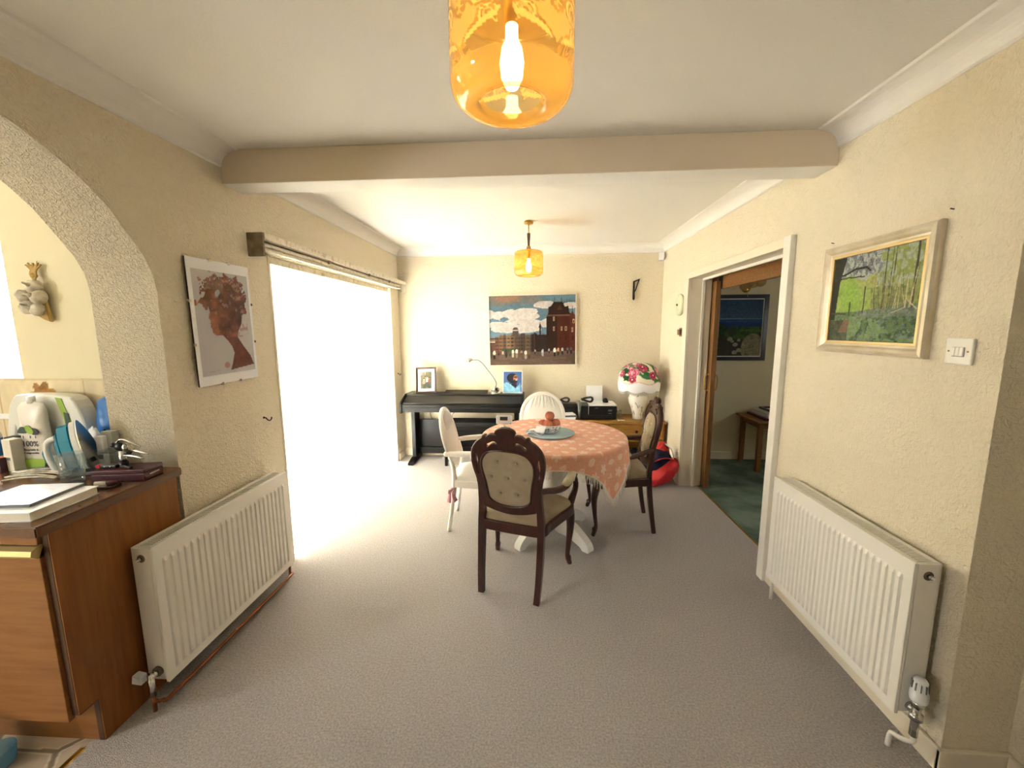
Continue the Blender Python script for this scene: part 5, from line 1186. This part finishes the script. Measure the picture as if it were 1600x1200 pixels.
# ================================================================== kitchen peninsula: base unit, worktop and the clutter on it
KX, KY, KZ = -1.590, 1.125, .90
t = thing('kitchen_base_unit', 'orange wood kitchen base unit with gold handle strip in the archway', 'cabinet', (-2.0, 1.35, 0)); t.rotation_euler = (0, 0, math.radians(.6))
MB().prism([(KY, .862), (KY, .175), (KY+.065, .175), (KY+.065, .0), (1.60, 0), (1.60, .862)], 0, KX-.004, KX, 'cabv').prism([(KY-.001, .862), (KY-.001, .174), (KY+.064, .174), (KY+.064, .0), (1.60, 0), (1.60, .862)], 0, KX-.024, KX-.0045, 'cabdark').build('end_panel', parent=t, world=True)
MB().box(-2.6, KX-.025, KY+.02, 1.60, .15, .862, 'cabdark').build('carcass', parent=t, world=True)
MB().box(-2.6, KX-.025, KY+.065, KY+.08, .0, .15, 'cabh').build('plinth', parent=t, world=True)
for (x0, x1) in ((-2.11, KX-.027), (-2.598, -2.114)):
    d = MB().box(x0, x1, KY-.012, KY+.008, .812, .856, 'cabh', bev=.002).build('drawer', parent=t, world=True)
    MB().prism([(KY-.014, .808), (KY-.030, .800), (KY-.034, .784), (KY-.020, .770), (KY-.012, .770), (KY-.006, .785), (KY+.004, .808)], 0, x0, x1, 'satin_gold').build('handle_strip', parent=t, world=True)
    MB().box(x0, x1, KY-.012, KY+.008, .155, .768, 'cabh', bev=.002).build('door', parent=t, world=True)
mb = MB(); mb.prism([(-3.9, KY-.06), (KX+.052, KY-.060), (KX+.016, 1.618), (-1.892, 1.618), (-1.892, 1.716), (-3.9, 1.716)], 2, .864, KZ, 'worktop', bev=.004)
mb.mats.append('worktop_edge'); mb.bm.normal_update()
for f in mb.bm.faces:
    if abs(f.normal.z) < .5: f.material_index = 1
o = mb.build('worktop', recalc=False); tag(o, 'brown wood-effect worktop running from the archway into the kitchen', 'worktop')
MB().box(-3.85, -2.61, KY+.02, 1.70, 0, .862, 'cabh').build('kitchen_base_unit').name = 'kitchen_side_unit'
tag(D.objects['kitchen_side_unit'], 'further wooden base unit under the worktop beyond the frame edge', 'cabinet')
def place(o, x, y, z, rz, label, cat, group=None):
    o.location = (x, y, z); o.rotation_euler = (0, 0, rz); return tag(o, label, cat, group)
E_ = KZ+.0006
# big white book and magazine
t = thing('large_book', 'large white hardback lying at the front corner of the worktop', 'book', (-1.735, 1.20, E_), .10)
MB().box(-.135, .125, -.112, .112, 0, .003, 'paper', bev=.001).box(-.135, .125, -.112, .112, .028, .031, 'paper', bev=.001).box(-.135, -.130, -.112, .112, .003, .028, 'paper').build('cover', parent=t)
MB().box(-.129, .120, -.108, .108, .0032, .0278, 'cane').build('pages', parent=t)
P = Paint(60, 60, 'F0F0F6'); P.mottled(.1, 6, 3); P.line([(.1, .6), (.6, .62)], .012, 'D8C8D0'); P.line([(.5, .8), (.75, .7)], .03, 'E8C0C8', .6); P.line([(.1, .3), (.7, .33)], .01, 'C8C8D8'); P.line([(.15, .45), (.8, .5)], .008, 'C8C8D8')
t = thing('magazine', 'thin white leaflet on top of the large white hardback', 'magazine', (-1.765, 1.215, E_+.0315), .14)
MB().box(-.105, .105, -.092, .092, 0, .010, 'grey', bev=.001).build('pages', parent=t)
me = P.sheet(None, Matrix(((.21, 0, 0, -.105), (0, .184, 0, -.092), (0, 0, 1, .0106), (0, 0, 0, 1))), None); link_mesh('cover', me, 'vprint', t)
# phone with marker pen
t = thing('notebook', 'small black notebook near the worktop edge', 'notebook', (-1.660, 1.385, E_), .25)
MB().box(-.040, .032, -.024, .024, 0, .007, 'black', bev=.002).box(-.038, .030, -.022, .022, .007, .009, 'silver').build('cover', parent=t)
t = thing('marker_pen', 'cream and brown marker pen lying on the small black notebook', 'pen', (-1.660, 1.384, E_+.0175), .35)
MB().cyl((-.038, 0, 0), (0, 0, 0), .0075, 'cane').build('cap', parent=t); MB().cyl((0, 0, 0), (.036, 0, 0), .008, 'maroon').build('barrel', parent=t)
# glass tumbler
mb = MB(); n = 10
for (ra, rb, m_) in ((1, 1, 'clear'),):
    vs, fs = [], []; seg = 40; prof = [(0, 0), (.030, 0), (.033, .004), (.034, .02), (.037, .06), (.0425, .118), (.0405, .118), (.035, .06), (.031, .022), (0, .018)]
    for (q, z) in prof:
        for k in range(seg):
            a = 2*PI*k/seg; rr = q*(1+(.035*abs(math.cos(a*5)) if .015 < z < .09 else 0)); vs.append((rr*math.cos(a), rr*math.sin(a), z))
    for j in range(len(prof)-1):
        for k in range(seg): fs.append((j*seg+k, j*seg+(k+1) % seg, (j+1)*seg+(k+1) % seg, (j+1)*seg+k))
    mb.raw(vs, fs, 'clear', None, True)
place(mb.build('glass_tumbler'), -1.850, 1.425, E_, 0, 'clear faceted glass tumbler in front of the teal iron', 'glass')
# iron standing on its heel
t = thing('steam_iron', 'teal and white steam iron standing on its heel', 'iron', (-1.925, 1.530, E_), math.radians(24)); t.scale = (.92, .92, .90)
LI = RY(math.radians(-14))
so = smooth_loop([(.0, .225), (.030, .18), (.05, .12), (.058, .05), (.056, .0), (0, -.004), (-.056, .0), (-.058, .05), (-.05, .12), (-.030, .18)], 3)
RI = Matrix(((0, 0, 1, 0), (1, 0, 0, 0), (0, 1, 0, 0), (0, 0, 0, 1)))   # outline in local y,z ; thickness along x
MB().prism([(p[0], p[1]) for p in so], 0, .045, .050, 'silver', mtx=T(0, 0, .026) @ LI).build('soleplate', parent=t)
MB().prism([(p[0]*.98, p[1]*.985) for p in so], 0, .020, .0445, 'bagwhite', mtx=T(0, 0, .026) @ LI, bev=.003).build('skirt', parent=t)
mb = MB(); mb.prism([(p[0]*.90, p[1]*.95+.003) for p in so], 0, -.030, .020, 'teal', mtx=T(0, 0, .026) @ LI, bev=.008); mb.prism([(p[0]*.60, p[1]*.80+.003) for p in so], 0, -.058, -.028, 'teal', mtx=T(0, 0, .026) @ LI, bev=.012); mb.build('water_tank', parent=t)
mb = MB(); mb.tube([T(0, 0, .026) @ LI @ Vector(p) for p in ((-.045, 0, .165), (-.075, 0, .158), (-.095, 0, .12), (-.098, 0, .06), (-.088, 0, .016), (-.05, 0, .010))], [.013, .013, .012, .014, .018, .020], 'bagwhite', 12)
mb.tube([T(0, 0, .026) @ LI @ Vector(p) for p in ((-.080, 0, .15), (-.107, 0, .11), (-.109, 0, .06))], [.006, .008, .006], 'teal', 10); mb.build('handle', parent=t)
MB().box(-.075, .045, -.050, .050, .0, .014, 'grey', bev=.004, mtx=T(0, 0, 0)).build('heel', parent=t)
MB().ball((-.07, -.018, .035), .011, 'charcoal', 10).build('dial', parent=t)
# its cord, bundled on the worktop
pts = []
for k in range(5):
    s_ = 1 if k % 2 == 0 else -1; yy = k*.013
    pts += [(-.09*s_, yy, .008+.004*k), (-.03*s_, yy+.010, .014+.004*k), (.04*s_, yy+.012, .014+.004*k), (.092*s_, yy+.006, .010+.004*k)]
mb = MB(); mb.tube(pts, .0034, 'garlic', 8, sub=5); mb.tube([(-.085, -.012, .008), (-.10, -.02, .006), (-.088, -.035, .006), (-.06, -.03, .006)], .0052, 'white', 8)
place(mb.build('power_cord'), -2.045, 1.42, E_, .18, 'grey-white flex bundled on the worktop behind the leaflet', 'cable')
mb = MB(); mb.box(-.062, -.02, -.014, .014, 0, .020, 'blue', bev=.004).prism(smooth_loop([(-.02, 0), (.0, .006), (.062, .018), (.064, .030), (0, .020), (-.02, .018)], 2), 1, -.008, .008, 'navy'); place(mb.build('bag_clip'), -2.07, 1.525, E_, .12, 'blue plastic peg lying by the bundled flex', 'clip')
# maroon box with corkscrew and penknife on it
t = thing('maroon_box', 'maroon leatherette box at the back corner of the worktop by the arch pier', 'box', (-1.680, 1.482, E_), .16)
MB().box(-.098, .098, -.045, .055, 0, .030, 'maroon', bev=.003).build('base', parent=t); MB().box(-.098, .098, -.045, .055, .0305, .046, 'maroon', bev=.003).build('lid', parent=t); MB().box(.0985, .0995, -.02, .03, .018, .022, 'silver').build('clasp', parent=t)
ZB = E_+.0465
t = thing('lever_corkscrew', 'black and chrome lever corkscrew lying on the maroon box', 'corkscrew', (-1.690, 1.490, ZB), .0)
MB().lathe([(0, 0), (.012, 0), (.014, .010), (.012, .045), (0, .045)], 'chrome', 16, loc=(-.004, -.005, .022)).cyl((-.004, -.005, 0), (-.004, -.005, .022), .016, 'black').build('bell', parent=t)
MB().ball((-.020, 0, .082), (.020, .013, .018), 'black', 14).ball((-.040, -.004, .090), (.012, .010, .011), 'black', 12).ball((.006, 0, .080), (.012, .012, .016), 'chrome', 12).ball((.012, .0, .058), (.018, .012, .012), 'black', 12).build('body', parent=t)
MB().tube([(-.03, 0, .095), (-.01, 0, .112), (.02, .002, .108), (.05, .004, .092), (.068, .006, .082)], [.006, .007, .007, .006, .004], 'chrome', 10, flat=.5).build('lever', parent=t)
for (dy, dz) in ((-.012, .0), (.012, .012)): MB().tube([(.01, dy, .050+dz), (.04, dy, .050+dz), (.075, dy, .043+dz), (.092, dy, .038+dz)], [.005, .007, .007, .004], 'chrome', 10, flat=.6).build('handle', parent=t)
MB().tube([(.0, -.02, .006), (.03, -.03, .008), (.06, -.035, .006)], .006, 'black', 8).build('foil_cutter', parent=t)
t = thing('pocket_knife', 'red and black pocket tool on the left of the maroon box', 'knife', (-1.755, 1.462, ZB+.001), .10)
MB().box(-.030, -.008, -.010, .010, 0, .014, 'red', bev=.005).build('end_cap', parent=t); MB().box(-.008, .055, -.010, .010, 0, .014, 'black', bev=.004).build('handle', parent=t)
for x in (.010, .032): MB().cyl((x, -.0102, .007), (x, -.0115, .007), .004, 'silver', 10).build('rivet', parent=t)
# white plastic carry case with green stripe
t = thing('carry_case', 'big white plastic carry case with a green stripe at the back of the worktop', 'case', (-2.206, 1.662, E_+.016)); t.scale = (1, 1, .94)
cs_ = [(-.185, 0), (.185, 0), (.188, .10), (.175, .20), (.150, .272), (.105, .305), (-.08, .312), (-.130, .300), (-.160, .24), (-.183, .12)]
ho = [(-.165, .06), (-.168, .10), (-.155, .165), (-.142, .180), (-.134, .15), (-.138, .08), (-.150, .055)]
MB().curve_shape([smooth_loop(cs_, 3), smooth_loop(ho, 4)[::-1]], .075, 'bagwhite', RX(PI/2), bevel=.012, smooth_loops=False).build('shell', parent=t)
MB().prism([(.072, .311), (.100, .306), (.130, .20), (.135, .02), (.105, .02), (.100, .2)], 1, -.040, -.0376, 'green').build('green_stripe', parent=t)
MB().prism([(.104, .24), (.125, .235), (.134, .10), (.112, .06)], 1, -.0415, -.0402, 'dkgreen').build('dark_stripe', parent=t)
MB().box(-.105, -.092, -.0395, -.0376, .11, .24, 'grey').build('side_label', parent=t)
# pouch
t = thing('refill_pouch', 'translucent refill pouch printed 100% with a green cloud mark', 'pouch', (-2.205, 1.590, E_), .03)
mb = MB(); po = [(-.062, .002), (.062, .002), (.066, .10), (.060, .22), (.052, .288), (-.052, .288), (-.060, .22), (-.066, .10)]
mb.pad(smooth_loop(po, 3), .0, .026, 'bagclear', RX(PI/2), rings=9, edge=.6); mb.pad(smooth_loop(po, 3), .0, .02, 'bagclear', RX(PI/2) @ Matrix.Scale(-1, 4, (0, 0, 1)), rings=8); mb.build('pouch_body', parent=t)
MB().lathe([(0, 0), (.014, 0), (.014, .03), (0, .03)], 'white', 16, loc=(0, 0, .288)).build('cap', parent=t)
F_ = T(0, -.0285, 0) @ RX(PI/2)
MB().prism([(-.050, .006), (.050, .006), (.054, .045), (-.052, .045)], 1, -.0295, -.0275, 'green').build('green_band', parent=t)
MB().curve_shape([smooth_loop([(-.050, .165), (-.034, .187), (-.016, .186), (-.006, .170), (-.012, .160), (-.040, .160)], 4)], .001, 'dkgreen', F_, smooth_loops=False).build('cloud_print', parent=t)
MB().curve_shape([smooth_loop([(-.012, .190), (.004, .195), (.022, .172), (.018, .158), (.0, .160), (-.010, .172)], 4)], .001, 'green', T(0, -.0008, 0) @ F_, smooth_loops=False).build('leaf_print', parent=t)
MB().curve_shape([smooth_loop([(.014, .182), (.030, .180), (.046, .163), (.040, .154), (.018, .154), (.012, .165)], 4)], .001, 'charcoal', F_, smooth_loops=False).build('cloud_print', parent=t)
MB().text('100%', .034, .0006, 'charcoal', T(0, -.0288, .112) @ RX(PI/2)).build('lettering', parent=t)
MB().text('Recyclable &', .0125, .0006, 'charcoal', T(0, -.0288, .086) @ RX(PI/2)).build('lettering', parent=t)
MB().text('Compostable', .0125, .0006, 'charcoal', T(0, -.0288, .072) @ RX(PI/2)).build('lettering', parent=t)
for x in (-.026, .006, .030): MB().box(x-.0015, x+.0015, -.0298, -.0288, .138, .150, 'charcoal').build('drip_print', parent=t)
# small cartons
place(MB().box(-.022, .022, -.018, .018, 0, .135, 'charcoal', bev=.002).build('carton'), -2.335, 1.600, E_, .05, 'dark charcoal carton standing left of the printed pouch', 'carton')
place(MB().box(-.024, .024, -.02, .02, 0, .140, 'cane', bev=.002).box(-.015, .012, -.021, -.0195, .05, .062, 'grey').build('carton'), -2.266, 1.545, E_, -.12, 'tall cream carton directly in front of the printed pouch', 'carton')
place(MB().box(-.014, .010, -.014, .014, 0, .065, 'orange', bev=.001).box(.010, .020, -.014, .014, 0, .063, 'maroon', bev=.001).build('carton'), -2.300, 1.520, E_, -.1, 'small orange and maroon carton between the charcoal and cream cartons', 'carton')
t = thing('spray_bottle', 'pale bottle with blue label at the far left of the worktop', 'bottle', (-2.470, 1.61, E_))
MB().lathe([(0, 0), (.036, 0), (.039, .01), (.038, .13), (.028, .165), (.014, .18), (0, .18)], 'bagwhite', 24).build('body', parent=t); MB().lathe([(.0392, .04), (.0395, .05), (.0392, .12)], 'blue', 24, cap=False).build('label', parent=t); MB().lathe([(0, .18), (.015, .18), (.015, .21), (0, .21)], 'white', 16).build('cap', parent=t)
place(MB().lathe([(0, 0), (.030, 0), (.032, .010), (.028, .014), (0, .014)], 'paper', 24).lathe([(.0, .0), (.034, 0), (.034, .004), (0, .004)], 'charcoal', 24).build('jar_lid'), -2.385, 1.545, E_, 0, 'white jar lid with dark rim on the worktop', 'lid')
place(MB().lathe([(0, 0), (.03, 0), (.04, .02), (.042, .035), (.036, .036), (.03, .012), (0, .008)], 'teabrown', 24).build('brown_dish'), -2.455, 1.525, E_, 0, 'small dark brown dish at the far left of the worktop', 'dish')
place(MB().box(-.055, .055, -.03, .03, 0, .018, 'clear', bev=.006).box(-.05, .05, -.026, .026, .002, .006, 'bagwhite').build('plastic_tray'), -2.155, 1.515, E_, .1, 'clear shallow plastic tray beside the printed pouch', 'tray')
# blue detergent pack, tissues, cartons, tub near the pier
t = thing('detergent_pouch', 'glossy blue detergent pouch against the tiles right of the white case', 'pouch', (-1.937, 1.672, E_), .05)
mb = MB(); po = [(-.05, 0), (.045, 0), (.05, .15), (.052, .26), (.046, .31), (-.02, .305), (-.052, .27), (-.055, .15)]; mb.pad(smooth_loop(po, 3), 0, .035, 'blue', RX(PI/2), rings=9, dimples=[(-.02, .24), (.02, .12)], dd=.012); mb.pad(smooth_loop(po, 3), 0, .012, 'blue', RX(PI/2) @ Matrix.Scale(-1, 4, (0, 0, 1))); mb.build('pouch_body', parent=t)
MB().curve_shape([smooth_loop([(-.018, .12), (0, .165), (.016, .12), (.012, .07), (-.016, .07)], 4)], .001, 'navy', T(0, -.036, 0) @ RX(PI/2), smooth_loops=False).build('navy_print', parent=t)
mb = MB(); b = bmesh.new(); bmesh.ops.create_icosphere(b, subdivisions=4, radius=1)
for v in b.verts: n_ = v.co.copy(); v.co *= 1+.5*(float(fbm(np.array(n_.x*3+9), np.array(n_.y*3+n_.z*2+9), 4))-.5); v.co.z = max(v.co.z, -.8)
bmesh.ops.scale(b, vec=(.034, .018, .100), verts=b.verts); bmesh.ops.translate(b, vec=(0, 0, .076), verts=b.verts); mb.merge(b, 'paper', None, True); mb.box(-.015, .02, -.020, -.012, .03, .09, 'blue', bev=.004)
place(mb.build('crumpled_packet'), -1.955, 1.606, E_, 0, 'crumpled white packet behind the iron', 'packet')
place(MB().box(-.025, .025, -.016, .016, 0, .165, 'ltgrey', bev=.002).build('carton'), -1.872, 1.601, E_, .0, 'slim grey carton against the arch pier behind the tub', 'carton')
mb = MB(); mb.box(-.014, .014, -.012, .012, 0, .15, 'paper', bev=.003).box(-.0145, .0145, -.0125, .0125, .0, .022, 'navy', bev=.002).box(-.010, .010, -.0128, -.0118, .05, .07, 'navy'); place(mb.build('white_tube_box'), -1.882, 1.572, E_, .1, 'narrow white box with navy bands beside the slim grey carton', 'carton')
t = thing('plastic_tub', 'clear plastic tub with yellow label by the arch pier', 'tub', (-1.833, 1.556, E_))
MB().box(-.034, .034, -.026, .026, 0, .085, 'clear', bev=.008).build('tub_body', parent=t); MB().box(-.033, .033, -.0275, -.0262, .008, .030, 'yellow', bev=.0005).build('label', parent=t); MB().box(-.036, .036, -.028, .028, .0855, .093, 'clear', bev=.003).build('lid', parent=t)
# on the kitchen floor
t = thing('plastic_bag', 'pale blue plastic bag standing on the kitchen floor against the unit', 'bag', (-2.03, .985, 0))
mb = MB(); b = bmesh.new(); bmesh.ops.create_icosphere(b, subdivisions=4, radius=1)
for v in b.verts: n_ = v.co.copy(); v.co *= 1+.5*(float(fbm(np.array(n_.x*3+5), np.array(n_.y*3+n_.z*3+5), 6))-.5); v.co.z = max(v.co.z, -.85)
bmesh.ops.scale(b, vec=(.10, .06, .15), verts=b.verts); bmesh.ops.translate(b, vec=(0, 0, .1285), verts=b.verts); mb.merge(b, 'bluebag', None, True); mb.build('bag_body', parent=t); MB().ball((-.02, -.03, .04), (.03, .02, .03), 'navy', 12).build('contents', parent=t)
place(MB().lathe([(0, 0), (.040, 0), (.046, .01), (.050, .06), (.047, .061), (.043, .012), (0, .006)], 'bluebag', 28).build('plastic_bowl'), -1.87, 1.085, .001, 0, 'translucent grey plastic bowl on the kitchen floor beside the blue bag', 'bowl')
